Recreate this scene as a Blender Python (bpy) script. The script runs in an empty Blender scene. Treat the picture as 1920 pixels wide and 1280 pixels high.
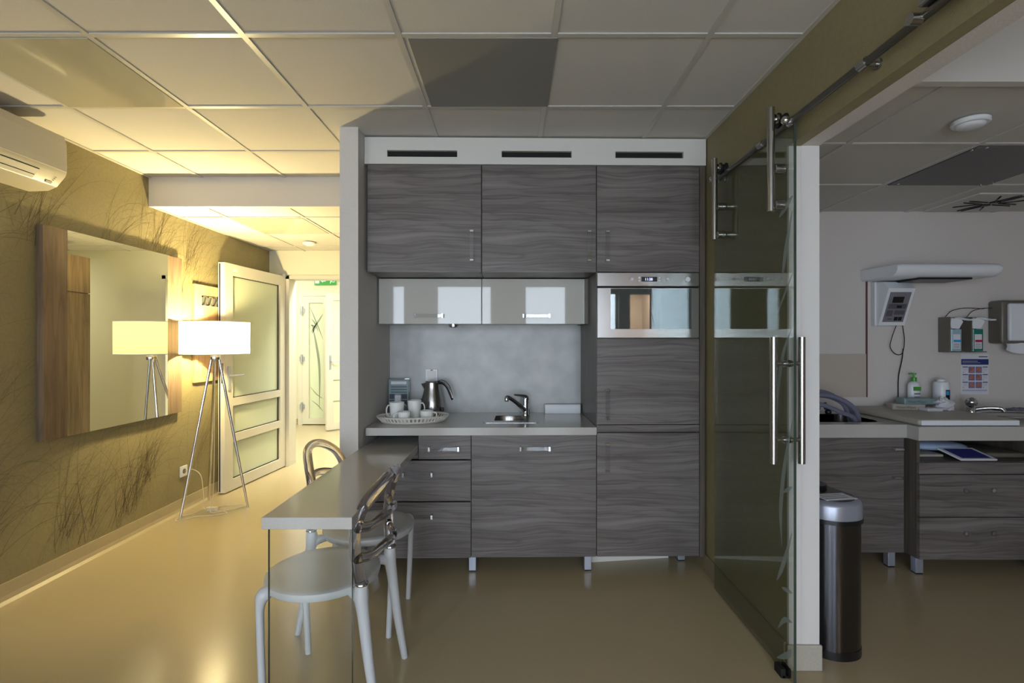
import bpy, bmesh, math, random
from mathutils import Vector, Matrix

# ------------------------------------------------------------------ camera, sky, exposure
scn = bpy.context.scene
COL = scn.collection
PI = math.pi
CAM_H = 1.35
cam_data = bpy.data.cameras.new('camera')
cam_data.sensor_width = 36.0
cam_data.lens = 950.0 / 1920.0 * 36.0
cam = bpy.data.objects.new('camera', cam_data)
cam.location = (0, 0, CAM_H)
cam.rotation_euler = (PI / 2, 0, 0)
COL.objects.link(cam)
scn.camera = cam
scn.view_settings.view_transform = 'Standard'
scn.view_settings.look = 'None'
scn.view_settings.gamma = 1.0
scn.view_settings.use_curve_mapping = False
scn.view_settings.exposure = 0.0

world = bpy.data.worlds.new('overcast_sky')
scn.world = world
world.use_nodes = True
bg = world.node_tree.nodes['Background']
bg.inputs['Color'].default_value = (0.785, 0.885, 1.05, 1)
bg.inputs['Strength'].default_value = 13.0

Y_REAR, Y_FAR = -2.1, 5.49
X_LEFT, X_RIGHT = -2.63, 1.14
Z_CEIL, Z_LOW, Z_SIDE = 2.535, 2.327, 2.267
WIN_Z = (0.05, 2.32)
WINDOWS = [(-2.60, -2.12, *WIN_Z), (-1.88, -1.61, *WIN_Z), (-1.13, -0.15, *WIN_Z), (0.36, 1.12, *WIN_Z),  # leftmost opening is added out of view to let in more daylight
           (1.66, 1.85, 1.35, 2.15), (2.85, 3.0, 1.35, 2.15)]


def light(name, kind, loc, energy, color, size=0.1, size_y=None, rot=(0, 0, 0)):
    d = bpy.data.lights.new(name, kind)
    d.energy = energy
    d.color = color
    if kind == 'AREA':
        d.shape = 'RECTANGLE'
        d.size = size
        d.size_y = size_y or size
    elif kind in ('POINT', 'SPOT'):
        d.shadow_soft_size = size
    o = bpy.data.objects.new(name, d)
    o.location = loc
    o.rotation_euler = rot
    COL.objects.link(o)
    return o


# daylight enters only through the rear wall openings: portals guide the sky sampling
for i, (a, b, wz0, wz1) in enumerate(WINDOWS):
    p = light('window_portal', 'AREA', ((a + b) / 2, Y_REAR - 0.02, (wz0 + wz1) / 2), 1, (1, 1, 1),
              b - a, wz1 - wz0, (PI / 2, 0, 0))
    p.data.cycles.is_portal = True
# fluorescent ceiling light of the hall behind the glass door, out of sight above the lintel
for hx in (-4.1, -0.3):
    light('hall_light', 'AREA', (hx, 6.9, 2.68), 62, (1.0, 0.99, 0.80), 0.9, 1.6)
light('hall_light', 'AREA', (-2.0, 5.98, 2.68), 115, (1.0, 0.99, 0.82), 0.8, 0.5)
# unseen fill added behind the kitchen, brightens the far wall in the mirror
light('passage_fill', 'AREA', (-0.1, 4.6, 2.31), 26, (1.0, 0.90, 0.62), 0.5, 0.5)
# lamp of the lit room behind the camera's right side, seen only in reflections
light('side_room_light', 'AREA', (2.4, -3.1, 2.37), 40, (1.0, 0.66, 0.42), 0.4)

# ------------------------------------------------------------------ helpers


def srgb(r, g, b):
    def f(v):
        v /= 255.0
        return v / 12.92 if v <= 0.04045 else ((v + 0.055) / 1.055) ** 2.4
    return (f(r), f(g), f(b), 1)


def nmat(name):
    m = bpy.data.materials.new(name)
    m.use_nodes = True
    return m, m.node_tree.nodes, m.node_tree.links


def setp(b, color=None, rough=None, metal=None, spec=None, trans=None, ior=None, coat=None, emis=None, es=None):
    I = b.inputs
    if color is not None: I['Base Color'].default_value = color
    if rough is not None: I['Roughness'].default_value = rough
    if metal is not None: I['Metallic'].default_value = metal
    if spec is not None: I['Specular IOR Level'].default_value = spec
    if trans is not None: I['Transmission Weight'].default_value = trans
    if ior is not None: I['IOR'].default_value = ior
    if coat is not None:
        I['Coat Weight'].default_value = coat
        I['Coat Roughness'].default_value = 0.05
    if emis is not None:
        I['Emission Color'].default_value = emis
        I['Emission Strength'].default_value = es or 1.0


def pbr(name, color, rough=0.5, metal=0.0, spec=0.5, speck=0.0, scale=120.0, bump=0.0, bscale=60.0, **kw):
    """Principled surface with a fine procedural speckle and bump."""
    m, N, L = nmat(name)
    b = N['Principled BSDF']
    setp(b, color, rough, metal, spec, **kw)
    if speck > 0:
        tc = N.new('ShaderNodeTexCoord')
        nz = N.new('ShaderNodeTexNoise')
        nz.inputs['Scale'].default_value = scale
        nz.inputs['Detail'].default_value = 3
        L.new(tc.outputs['Object'], nz.inputs['Vector'])
        rp = N.new('ShaderNodeValToRGB')
        rp.color_ramp.elements[0].position = 0.3
        rp.color_ramp.elements[1].position = 0.7
        c = color
        rp.color_ramp.elements[0].color = tuple(v * (1 - speck) for v in c[:3]) + (1,)
        rp.color_ramp.elements[1].color = tuple(min(1, v * (1 + speck)) for v in c[:3]) + (1,)
        L.new(nz.outputs['Fac'], rp.inputs['Fac'])
        L.new(rp.outputs['Color'], b.inputs['Base Color'])
    if bump > 0:
        tc = N.new('ShaderNodeTexCoord')
        nz = N.new('ShaderNodeTexNoise')
        nz.inputs['Scale'].default_value = bscale
        nz.inputs['Detail'].default_value = 4
        L.new(tc.outputs['Object'], nz.inputs['Vector'])
        bp = N.new('ShaderNodeBump')
        bp.inputs['Strength'].default_value = bump
        bp.inputs['Distance'].default_value = 0.01
        L.new(nz.outputs['Fac'], bp.inputs['Height'])
        L.new(bp.outputs['Normal'], b.inputs['Normal'])
    return m


def wood(name, dark, mid, lite, axis='x', wave=0.10, fine=55.0, band=9.0, rough=0.42, seed=0.0):
    """Streaked wood laminate. Grain runs along `axis`, streaks vary across the other direction and undulate."""
    m, N, L = nmat(name)
    b = N['Principled BSDF']
    setp(b, rough=rough, spec=0.4)
    tc = N.new('ShaderNodeTexCoord')
    sep = N.new('ShaderNodeSeparateXYZ')
    L.new(tc.outputs['Object'], sep.inputs[0])

    def math_(op, a, c=None):
        n = N.new('ShaderNodeMath')
        n.operation = op
        for k, v in enumerate((a, c)):
            if v is None: continue
            if isinstance(v, (int, float)): n.inputs[k].default_value = v
            else: L.new(v, n.inputs[k])
        return n.outputs[0]
    if axis == 'x':
        along = math_('ADD', sep.outputs['X'], sep.outputs['Y'])
        across = sep.outputs['Z']
    else:
        along = sep.outputs['Z']
        across = math_('ADD', sep.outputs['X'], sep.outputs['Y'])

    def comb(a, c, sa, sc, off):
        n = N.new('ShaderNodeCombineXYZ')
        L.new(math_('MULTIPLY', a, sa), n.inputs['X'])
        L.new(math_('MULTIPLY', c, sc), n.inputs['Z'])
        n.inputs['Y'].default_value = off + seed
        return n.outputs[0]

    def noise(vec, scale, detail, rough_=0.5):
        n = N.new('ShaderNodeTexNoise')
        n.inputs['Scale'].default_value = scale
        n.inputs['Detail'].default_value = detail
        n.inputs['Roughness'].default_value = rough_
        L.new(vec, n.inputs['Vector'])
        return n.outputs['Fac']
    w = noise(comb(along, across, 1.6, 4.0, 3.1), 1.0, 2)
    w = math_('MULTIPLY', math_('SUBTRACT', w, 0.5), wave)
    ac2 = math_('ADD', across, w)
    f1 = noise(comb(along, ac2, 0.9, fine, 0.0), 1.0, 5, 0.65)
    f2 = noise(comb(along, ac2, 1.1, band, 7.0), 1.0, 3)
    f3 = noise(comb(along, ac2, 1.3, fine * 0.42, 11.0), 1.0, 2)
    f3 = math_('SMOOTH_MIN', math_('MULTIPLY', math_('ABSOLUTE', math_('SUBTRACT', f3, 0.5)), 22.0), 1.0)
    s = math_('ADD', math_('MULTIPLY', f1, 0.55), math_('MULTIPLY', f2, 0.45))
    rp = N.new('ShaderNodeValToRGB')
    e = rp.color_ramp.elements
    e[0].position, e[0].color = 0.30, dark
    e[1].position, e[1].color = 0.68, lite
    k = rp.color_ramp.elements.new(0.47)
    k.color = mid
    L.new(s, rp.inputs['Fac'])
    mx = N.new('ShaderNodeMix')
    mx.data_type = 'RGBA'
    mx.blend_type = 'MIX'
    L.new(math_('ADD', math_('MULTIPLY', f3, 0.38), 0.62), mx.inputs['Factor'])
    mx.inputs['A'].default_value = dark
    L.new(rp.outputs['Color'], mx.inputs['B'])
    L.new(mx.outputs['Result'], b.inputs['Base Color'])
    return m


def clear_glass(name, tint, ior=1.5, rough=0.0, gain=1.0):
    """Thin pane: transparent with Fresnel reflection."""
    m, N, L = nmat(name)
    N.remove(N['Principled BSDF'])
    out = N['Material Output']
    tr = N.new('ShaderNodeBsdfTransparent'); tr.inputs['Color'].default_value = tint
    gl = N.new('ShaderNodeBsdfGlossy'); gl.inputs['Roughness'].default_value = rough
    gl.inputs['Color'].default_value = (0.95, 1.0, 0.98, 1)
    fr = N.new('ShaderNodeFresnel'); fr.inputs['IOR'].default_value = ior
    geo = N.new('ShaderNodeNewGeometry')
    mi = N.new('ShaderNodeMix'); mi.data_type = 'FLOAT'
    mi.inputs['A'].default_value = ior; mi.inputs['B'].default_value = 1.0 / ior
    L.new(geo.outputs['Backfacing'], mi.inputs['Factor']); L.new(mi.outputs['Result'], fr.inputs['IOR'])
    mul = N.new('ShaderNodeMath'); mul.operation = 'MULTIPLY'; mul.use_clamp = True
    mul.inputs[1].default_value = gain
    L.new(fr.outputs[0], mul.inputs[0])
    mx = N.new('ShaderNodeMixShader')
    L.new(mul.outputs[0], mx.inputs[0]); L.new(tr.outputs[0], mx.inputs[1]); L.new(gl.outputs[0], mx.inputs[2])
    L.new(mx.outputs[0], out.inputs['Surface'])
    return m


def translucent(name, color, rough=0.6, mix=0.5):
    m, N, L = nmat(name)
    N.remove(N['Principled BSDF'])
    out = N['Material Output']
    d = N.new('ShaderNodeBsdfDiffuse'); d.inputs['Color'].default_value = color
    t = N.new('ShaderNodeBsdfTranslucent'); t.inputs['Color'].default_value = color
    mx = N.new('ShaderNodeMixShader'); mx.inputs[0].default_value = mix
    L.new(d.outputs[0], mx.inputs[1]); L.new(t.outputs[0], mx.inputs[2])
    L.new(mx.outputs[0], out.inputs['Surface'])
    return m


def emit(name, color, s):
    m, N, L = nmat(name)
    setp(N['Principled BSDF'], (0.02, 0.02, 0.02, 1), 0.4, emis=color, es=s)
    return m


class G:
    """Collects shapes and builds ONE mesh object."""
    def __init__(s):
        s.v, s.f, s.m, s.sm = [], [], [], []

    def add(s, vs, fs, m=0, smooth=False):
        o = len(s.v)
        s.v += [Vector(p) for p in vs]
        for f in fs:
            s.f.append([o + i for i in f]); s.m.append(m); s.sm.append(smooth)
        return s

    def box(s, x0, x1, y0, y1, z0, z1, m=0, b=0.0):
        if x0 > x1: x0, x1 = x1, x0
        if y0 > y1: y0, y1 = y1, y0
        if z0 > z1: z0, z1 = z1, z0
        if b <= 0:
            vs = [(x, y, z) for x in (x0, x1) for y in (y0, y1) for z in (z0, z1)]
            return s.add(vs, [(0, 1, 3, 2), (4, 6, 7, 5), (0, 4, 5, 1), (2, 3, 7, 6), (0, 2, 6, 4), (1, 5, 7, 3)], m)
        bm = bmesh.new()
        bmesh.ops.create_cube(bm, size=1)
        for v in bm.verts:
            v.co = Vector((x0 + (v.co.x + .5) * (x1 - x0), y0 + (v.co.y + .5) * (y1 - y0), z0 + (v.co.z + .5) * (z1 - z0)))
        bmesh.ops.bevel(bm, geom=bm.edges[:], offset=b, segments=3 if b > 0.004 else 2, affect='EDGES', profile=0.5)
        bm.verts.index_update()
        s.add([v.co.copy() for v in bm.verts], [[v.index for v in f.verts] for f in bm.faces], m, b >= 0.008)
        bm.free()
        return s

    def prism(s, poly, axis, a0, a1, m=0, smooth=False):
        """Extrudes a 2D polygon. axis x: poly=(y,z); y: (x,z); z: (x,y)."""
        def P(p, a):
            return {'x': (a, p[0], p[1]), 'y': (p[0], a, p[1]), 'z': (p[0], p[1], a)}[axis]
        n = len(poly)
        vs = [P(p, a0) for p in poly] + [P(p, a1) for p in poly]
        fs = [list(range(n - 1, -1, -1)), list(range(n, 2 * n))]
        s.add(vs, fs, m)
        o = len(s.v) - 2 * n
        for i in range(n):
            j = (i + 1) % n
            s.f.append([o + i, o + j, o + n + j, o + n + i]); s.m.append(m); s.sm.append(smooth)
        return s

    def rprism(s, cx, cy, a, b, r, z0, z1, m=0, seg=8, rot=0.0, axis='z'):
        s.prism(rrect(cx, cy, a, b, r, seg, rot), axis, z0, z1, m, True)
        return s

    def tube(s, pts, r, seg=12, m=0, caps=True, closed=False, flat=1.0):
        pts = [Vector(p) for p in pts]
        n = len(pts)
        rr = r if isinstance(r, (list, tuple)) else [r] * n
        vs, fs = [], []
        up = None
        for i, p in enumerate(pts):
            if closed: t = pts[(i + 1) % n] - pts[i - 1]
            else: t = pts[min(i + 1, n - 1)] - pts[max(i - 1, 0)]
            t.normalize()
            if up is None:
                up = Vector((0, 0, 1)) if abs(t.z) < 0.9 else Vector((0, 1, 0))
            side = t.cross(up)
            if side.length < 1e-4: side = t.cross(Vector((1, 0, 0)))
            side.normalize()
            u2 = side.cross(t).normalized()
            up = u2
            for k in range(seg):
                a = 2 * PI * k / seg
                vs.append(p + side * (math.cos(a) * rr[i] * flat) + u2 * (math.sin(a) * rr[i]))
        for i in range(n if closed else n - 1):
            j = (i + 1) % n
            for k in range(seg):
                l = (k + 1) % seg
                fs.append((i * seg + k, i * seg + l, j * seg + l, j * seg + k))
        if caps and not closed:
            fs.append(tuple(range(seg - 1, -1, -1)))
            fs.append(tuple((n - 1) * seg + k for k in range(seg)))
        return s.add(vs, fs, m, True)

    def lathe(s, prof, c=(0, 0, 0), seg=32, m=0, sx=1.0, sy=1.0, rot=0.0, axis='z'):
        """prof = [(r, h)...] turned about the axis through c."""
        vs, fs = [], []
        for (r, h) in prof:
            for k in range(seg):
                a = 2 * PI * k / seg
                x, y = math.cos(a) * r * sx, math.sin(a) * r * sy
                x, y = x * math.cos(rot) - y * math.sin(rot), x * math.sin(rot) + y * math.cos(rot)
                q = {'z': (x, y, h), 'x': (h, x, y), 'y': (x, h, y)}[axis]
                vs.append(Vector(c) + Vector(q))
        n = len(prof)
        for i in range(n - 1):
            for k in range(seg):
                l = (k + 1) % seg
                q = (i * seg + k, i * seg + l, (i + 1) * seg + l, (i + 1) * seg + k)
                fs.append(q if axis != 'y' else q[::-1])
        return s.add(vs, fs, m, True)

    def disc(s, c, r, h, axis='z', m=0, seg=24, sx=1, sy=1, rot=0.0, bev=0.0):
        b = bev
        prof = [(0.0001, 0), (r - b, 0)] + ([(r, b), (r, h - b)] if b else [(r, h)]) + [(r - b, h), (0.0001, h)]
        return s.lathe(prof, c, seg, m, sx, sy, rot, axis)

    def ball(s, c, r, m=0, seg=16, sx=1, sy=1, sz=1):
        prof = [(max(1e-4, r * math.sin(PI * i / 10)), -r * sz * math.cos(PI * i / 10)) for i in range(11)]
        return s.lathe(prof, c, seg, m, sx, sy)

    def grid(s, fn, nu, nv, m=0, smooth=True):
        vs = [fn(i / nu, j / nv) for i in range(nu + 1) for j in range(nv + 1)]
        fs = [(i * (nv + 1) + j, (i + 1) * (nv + 1) + j, (i + 1) * (nv + 1) + j + 1, i * (nv + 1) + j + 1)
              for i in range(nu) for j in range(nv)]
        return s.add(vs, fs, m, smooth)


def rrect(cx, cy, a, b, r, seg=6, rot=0.0):
    """Rounded rectangle outline with half sizes a, b and corner radius r."""
    out = []
    for (sx, sy, a0) in ((1, 1, 0), (-1, 1, PI / 2), (-1, -1, PI), (1, -1, 1.5 * PI)):
        for k in range(seg + 1):
            t = a0 + PI / 2 * k / seg
            x, y = sx * (a - r) + r * math.cos(t), sy * (b - r) + r * math.sin(t)
            out.append((cx + x * math.cos(rot) - y * math.sin(rot), cy + x * math.sin(rot) + y * math.cos(rot)))
    return out


def smooth_path(pts, n=6, closed=False):
    """Catmull-Rom through the points."""
    P = [Vector(p) for p in pts]
    out = []
    N_ = len(P)
    for i in range(N_ if closed else N_ - 1):
        p0 = P[(i - 1) % N_] if (closed or i > 0) else P[0] * 2 - P[1]
        p1, p2 = P[i], P[(i + 1) % N_]
        p3 = P[(i + 2) % N_] if (closed or i + 2 < N_) else P[-1] * 2 - P[-2]
        for k in range(n):
            t = k / n
            out.append(0.5 * ((2 * p1) + (p2 - p0) * t + (2 * p0 - 5 * p1 + 4 * p2 - p3) * t * t + (3 * p1 - p0 - 3 * p2 + p3) * t ** 3))
    if not closed: out.append(P[-1])
    return out


ORIG = {}
KPIV, KPHI = Vector((0, 2.96, 0)), math.radians(0.9)   # the kitchen run stands a hair out of square


def frame_loc(p, frame):
    p = Vector(p)
    if frame == 'K':
        return KPIV + Matrix.Rotation(KPHI, 3, 'Z') @ (p - KPIV)
    return p


def props(o, label=None, cat=None, group=None, kind=None):
    if label: o['label'] = label
    if cat: o['category'] = cat
    if group: o['group'] = group
    if kind: o['kind'] = kind
    return o


def thing(name, label, cat, loc, frame=None, group=None, rz=0.0):
    o = bpy.data.objects.new(name, None)
    o.empty_display_size = 0.1
    COL.objects.link(o)
    o.location = frame_loc(loc, frame)
    o.rotation_euler = (0, 0, rz + (KPHI if frame == 'K' else 0))
    ORIG[o.name] = Vector(loc)
    return props(o, label, cat, group)


def mesh(name, g, mats, origin, sharp=40):
    me = bpy.data.meshes.new(name)
    me.from_pydata([tuple(p - origin) for p in g.v], [], g.f)
    for mm in (mats if isinstance(mats, (list, tuple)) else [mats]): me.materials.append(mm)
    for p, mi, sm in zip(me.polygons, g.m, g.sm):
        p.material_index = mi
        p.use_smooth = sm
    bm = bmesh.new(); bm.from_mesh(me)
    bmesh.ops.recalc_face_normals(bm, faces=bm.faces)
    bm.to_mesh(me); bm.free()
    if any(g.sm): me.set_sharp_from_angle(angle=math.radians(sharp))
    me.polygons.foreach_set('use_smooth', g.sm)
    me.update()
    return me


def part(name, g, mats, parent, label=None, sharp=40):
    o = bpy.data.objects.new(name, None if g is None else mesh(name, g, mats, ORIG[parent.name], sharp))
    COL.objects.link(o)
    o.parent = parent
    ORIG[o.name] = ORIG[parent.name]
    if label: o['label'] = label
    return o


def single(name, g, mats, label, cat, loc, frame=None, group=None, sharp=40):
    o = bpy.data.objects.new(name, mesh(name, g, mats, Vector(loc), sharp))
    COL.objects.link(o)
    o.location = frame_loc(loc, frame)
    if frame == 'K': o.rotation_euler = (0, 0, KPHI)
    ORIG[o.name] = Vector(loc)
    return props(o, label, cat, group)


def struct(name, g, mats, frame=None, parent=None):
    if parent: return part(name, g, mats, parent)
    o = bpy.data.objects.new(name, mesh(name, g, mats, Vector((0, 0, 0))))
    COL.objects.link(o)
    o.location = frame_loc((0, 0, 0), frame)
    if frame == 'K': o.rotation_euler = (0, 0, KPHI)
    ORIG[o.name] = Vector((0, 0, 0))
    o['kind'] = 'structure'
    return o


def copy_tree(o, parent=None, loc=None):
    c = o.copy()
    COL.objects.link(c)
    c.parent = parent
    ORIG[c.name] = ORIG.get(o.name, Vector())
    if loc is not None: c.location = loc
    for ch in list(o.children):
        copy_tree(ch, c)
    return c


def text_into(g, txt, size, origin, ux, uy, m=0, lift=Vector((0, 0, 0)), align='LEFT'):
    """Letters as flat mesh faces laid on a surface."""
    cu = bpy.data.curves.new('lettering', 'FONT')
    cu.body = txt; cu.size = size; cu.align_x = align; cu.resolution_u = 3
    ob = bpy.data.objects.new('lettering', cu)
    me = ob.to_mesh()
    ux, uy = Vector(ux), Vector(uy)
    vs = [Vector(origin) + lift + ux * v.co.x + uy * v.co.y for v in me.vertices]
    g.add(vs, [list(p.vertices) for p in me.polygons], m)
    ob.to_mesh_clear()
    bpy.data.objects.remove(ob); bpy.data.curves.remove(cu)
    return g


# ------------------------------------------------------------------ materials
M = {}
M['paint'] = pbr('grey_wall_paint', srgb(204, 199, 193), 0.75, speck=0.03, scale=160, bump=0.12, bscale=160)
M['paint_white'] = pbr('white_paint', srgb(206, 203, 200), 0.7)
M['hall_paint'] = pbr('cream_wall_paint', srgb(204, 202, 182), 0.7)
M['side_paint'] = pbr('beige_wall_covering', srgb(206, 199, 194), 0.7, speck=0.10, scale=220)
M['olive'] = pbr('olive_wallpaper', srgb(136, 126, 92), 0.62, speck=0.06, scale=60, bump=0.2, bscale=220)
M['blade'] = pbr('grass_print', srgb(104, 92, 64), 0.62)
M['floor'] = pbr('beige_vinyl', srgb(169, 154, 123), 0.19, spec=0.5, speck=0.05, scale=260, bump=0.035, bscale=7)
M['cove'] = pbr('vinyl_cove', srgb(172, 158, 126), 0.3, speck=0.05, scale=200)
M['cove_grey'] = pbr('grey_vinyl_cove', srgb(168, 162, 150), 0.5, speck=0.08, scale=200)
M['tile'] = pbr('mineral_tile', srgb(200, 196, 190), 0.85, speck=0.03, scale=300, bump=0.1, bscale=300)
M['tbar'] = pbr('enamelled_bar', srgb(190, 186, 178), 0.3)
M['gypsum'] = pbr('gypsum_paint', srgb(200, 196, 192), 0.7)
M['heatglass'] = pbr('grey_gloss_panel', srgb(176, 171, 152), 0.045, spec=0.5)
M['heatmatt'] = pbr('grey_satin_panel', srgb(128, 126, 120), 0.35)
M['wood'] = wood('grey_brown_laminate', srgb(56, 51, 49), srgb(98, 91, 88), srgb(128, 122, 119))
M['woodv'] = wood('grey_brown_laminate_upright', srgb(62, 55, 48), srgb(88, 80, 72), srgb(108, 99, 90), axis='z', wave=0.01)
M['plank'] = wood('walnut_plank', srgb(72, 58, 46), srgb(110, 92, 74), srgb(136, 116, 96), axis='z', wave=0.02, fine=38, band=8, rough=0.5)
M['pale_plank'] = wood('oak_plank', srgb(150, 112, 74), srgb(190, 152, 110), srgb(214, 182, 142), axis='z', wave=0.01, fine=30, band=7, rough=0.5)
M['gap'] = pbr('dark_gap', srgb(18, 17, 15), 0.8)
M['top'] = pbr('grey_quartz', srgb(176, 172, 166), 0.14, speck=0.06, scale=380)
M['splash'] = pbr('stone_splashback', srgb(170, 172, 170), 0.35, speck=0.13, scale=7)
M['white_gloss'] = pbr('white_gloss_lacquer', srgb(186, 184, 176), 0.03, spec=0.45)
M['white_panel'] = pbr('white_panel', srgb(206, 204, 198), 0.4)
M['white_plastic'] = pbr('white_plastic', srgb(222, 224, 228), 0.35)
M['ac_plastic'] = pbr('ac_plastic', srgb(196, 190, 172), 0.35)
M['chair_plastic'] = pbr('chair_plastic', srgb(186, 187, 188), 0.42)
M['steel'] = pbr('brushed_steel', srgb(176, 174, 172), 0.24, metal=1.0)
M['chrome'] = pbr('chrome', srgb(205, 207, 212), 0.08, metal=1.0)
M['alu'] = pbr('satin_aluminium', srgb(176, 182, 196), 0.35, metal=0.7)
M['dark_steel'] = pbr('dark_steel_tube', srgb(118, 114, 106), 0.28, metal=1.0)
M['black'] = pbr('black_plastic', srgb(16, 16, 17), 0.35)
M['rubber'] = pbr('black_rubber', srgb(10, 10, 10), 0.6)
M['mirror'] = pbr('mirror_glass', srgb(235, 238, 230), 0.0, metal=1.0)
M['oven_glass'] = pbr('dark_mirror_glass', srgb(120, 128, 130), 0.02, metal=0.75, spec=1.0)
M['porcelain'] = pbr('porcelain', srgb(224, 224, 220), 0.12)
M['tray'] = pbr('tray_plastic', srgb(218, 214, 204), 0.4)
M['glass'] = clear_glass('clear_glass', (0.975, 0.98, 0.97, 1))
M['door_glass'] = clear_glass('tinted_door_glass', (0.80, 0.82, 0.79, 1), 1.45, gain=0.8)
M['glass_edge'] = pbr('green_glass_edge', srgb(74, 86, 76), 0.1, trans=0.4, ior=1.5)
M['acrylic'] = clear_glass('clear_acrylic', (0.95, 0.95, 0.96, 1), 1.49)
M['smoke'] = pbr('smoked_polycarbonate', (0.70, 0.66, 0.68, 1), 0.03, trans=1.0, ior=1.5)
M['frost'] = translucent('frosted_green_glass', srgb(234, 240, 218), mix=0.4)
M['frost_decal'] = clear_glass('frosted_film', (0.5, 0.52, 0.5, 1), 1.3)
_n = M['frost_decal'].node_tree; _d = _n.nodes.new('ShaderNodeBsdfDiffuse'); _d.inputs[0].default_value = srgb(170, 182, 178)
_mx = _n.nodes.new('ShaderNodeMixShader'); _mx.inputs[0].default_value = .4
_old = _n.nodes['Material Output'].inputs[0].links[0].from_socket
_n.links.new(_old, _mx.inputs[1]); _n.links.new(_d.outputs[0], _mx.inputs[2]); _n.links.new(_mx.outputs[0], _n.nodes['Material Output'].inputs[0])
M['grey_decal'] = pbr('grey_film', srgb(120, 132, 116), 0.6)
M['door_frame'] = pbr('white_pvc', srgb(200, 196, 184), 0.35)
M['shade'] = translucent('cream_lampshade', srgb(255, 248, 228), mix=0.85)
M['green_sign'] = emit('lit_green_sign', srgb(0, 170, 20), 1.0)
M['sign_white'] = emit('lit_white_pictogram', srgb(230, 250, 225), 1.0)
M['teal'] = pbr('teal_liquid', srgb(10, 110, 100), 0.15)
M['pale_blue'] = pbr('pale_blue_liquid', srgb(150, 180, 190), 0.2)
M['green'] = pbr('green_cap', srgb(70, 150, 50), 0.3)
M['navy'] = pbr('navy_print', srgb(28, 44, 110), 0.6)
M['paper'] = pbr('white_paper', srgb(214, 214, 220), 0.7)
M['ink'] = pbr('grey_ink', srgb(70, 74, 84), 0.7)
M['skin_print'] = pbr('brown_photo_print', srgb(170, 110, 90), 0.7, speck=0.35, scale=90)
M['photo_blue'] = pbr('blue_photo_print', srgb(96, 110, 170), 0.7)
M['crimson'] = pbr('crimson_print', srgb(170, 24, 70), 0.6)
M['cyan'] = pbr('cyan_print', srgb(40, 150, 200), 0.6)
M['grey_shell'] = pbr('grey_shell', srgb(104, 98, 88), 0.35)
M['hose'] = pbr('clear_grey_hose', srgb(150, 150, 172), 0.12, trans=0.55, ior=1.3)
M['mat'] = pbr('changing_mat', srgb(168, 162, 150), 0.45, speck=0.05, scale=200)
M['pillow'] = pbr('pale_blue_cushion', srgb(172, 190, 220), 0.6)
M['screen'] = emit('navy_screen', srgb(18, 20, 90), 0.25)
M['digits'] = emit('lit_digits', srgb(190, 200, 255), 3.0)
M['leaflet'] = pbr('teal_grey_print', srgb(120, 142, 142), 0.4)
M['cable'] = pbr('clear_white_cable', srgb(214, 206, 180), 0.3)
M['lid_silver'] = pbr('silver_plastic', srgb(150, 154, 166), 0.32, metal=0.5)
M['bin_steel'] = pbr('dark_brushed_steel', srgb(92, 92, 98), 0.22, metal=1.0)

# ------------------------------------------------------------------ room shell
g = G().box(-2.73, 4.4, Y_REAR - 1.9, Y_FAR, -0.1, 0)
g.box(-5.2, 1.5, Y_FAR, 8.5, -0.1, 0)
struct('floor', g, M['floor'])


def ceiling(name, x0, x1, y0, y1, z, xs, ys, holes=()):
    """Tiles a little above a visible grid of bars, as one mesh."""
    g = G()
    g.box(x0, x1, y0, y1, z + 0.006, z + 0.05, 0)
    for x in xs:
        if x0 < x < x1: g.box(x - .012, x + .012, y0, y1, z, z + .0055, 1)
    for y in ys:
        if y0 < y < y1:
            cuts = [x0] + [x for x in xs if x0 < x < x1] + [x1]
            for a, b in zip(cuts[:-1], cuts[1:]):
                g.box(a + .0125, b - .0125, y - .012, y + .012, z, z + .0055, 1)
    g.box(x0, x0 + .02, y0, y1, z - .001, z + .0055, 1)
    g.box(x1 - .02, x1, y0, y1, z - .001, z + .0055, 1)
    return struct(name, g, [M['tile'], M['tbar']])


CX = [-1.645 + .603 * k for k in range(-1, 6)]
CY = [1.965 + .603 * k for k in range(-6, 4)]
ceiling('ceiling', X_LEFT, X_RIGHT, Y_REAR, 3.667, Z_CEIL, CX, CY)
# the bulkhead and the lower ceiling of the passage behind it
struct('trim_1', G().box(X_LEFT, 0.60, 3.667, 3.72, Z_LOW, Z_CEIL + .05), M['gypsum'])
ceiling('ceiling.001', X_LEFT, 0.60, 3.72, Y_FAR, Z_LOW, CX, [4.0, 4.603, 5.206])
# side room ceiling, lower part with its light fascia
SX = [1.561 + .617 * k for k in range(5)]
ceiling('ceiling.002', 1.265, 4.3, 1.80, 3.7, Z_SIDE, SX, [2.36, 2.98])
ceiling('ceiling.003', 1.265, 4.3, Y_REAR, 1.78, Z_CEIL, SX, [-2, -1.4, -.8, -.2, .4, 1.0, 1.6])
struct('trim_2', G().box(1.265, 4.3, 1.765, 1.80, Z_SIDE - .012, Z_CEIL + .05), M['gypsum'])

# left wall with printed grasses
g = G().box(X_LEFT - .1, X_LEFT, Y_REAR, Y_FAR, 0, 2.6, 0)
rng = random.Random(4)


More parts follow.
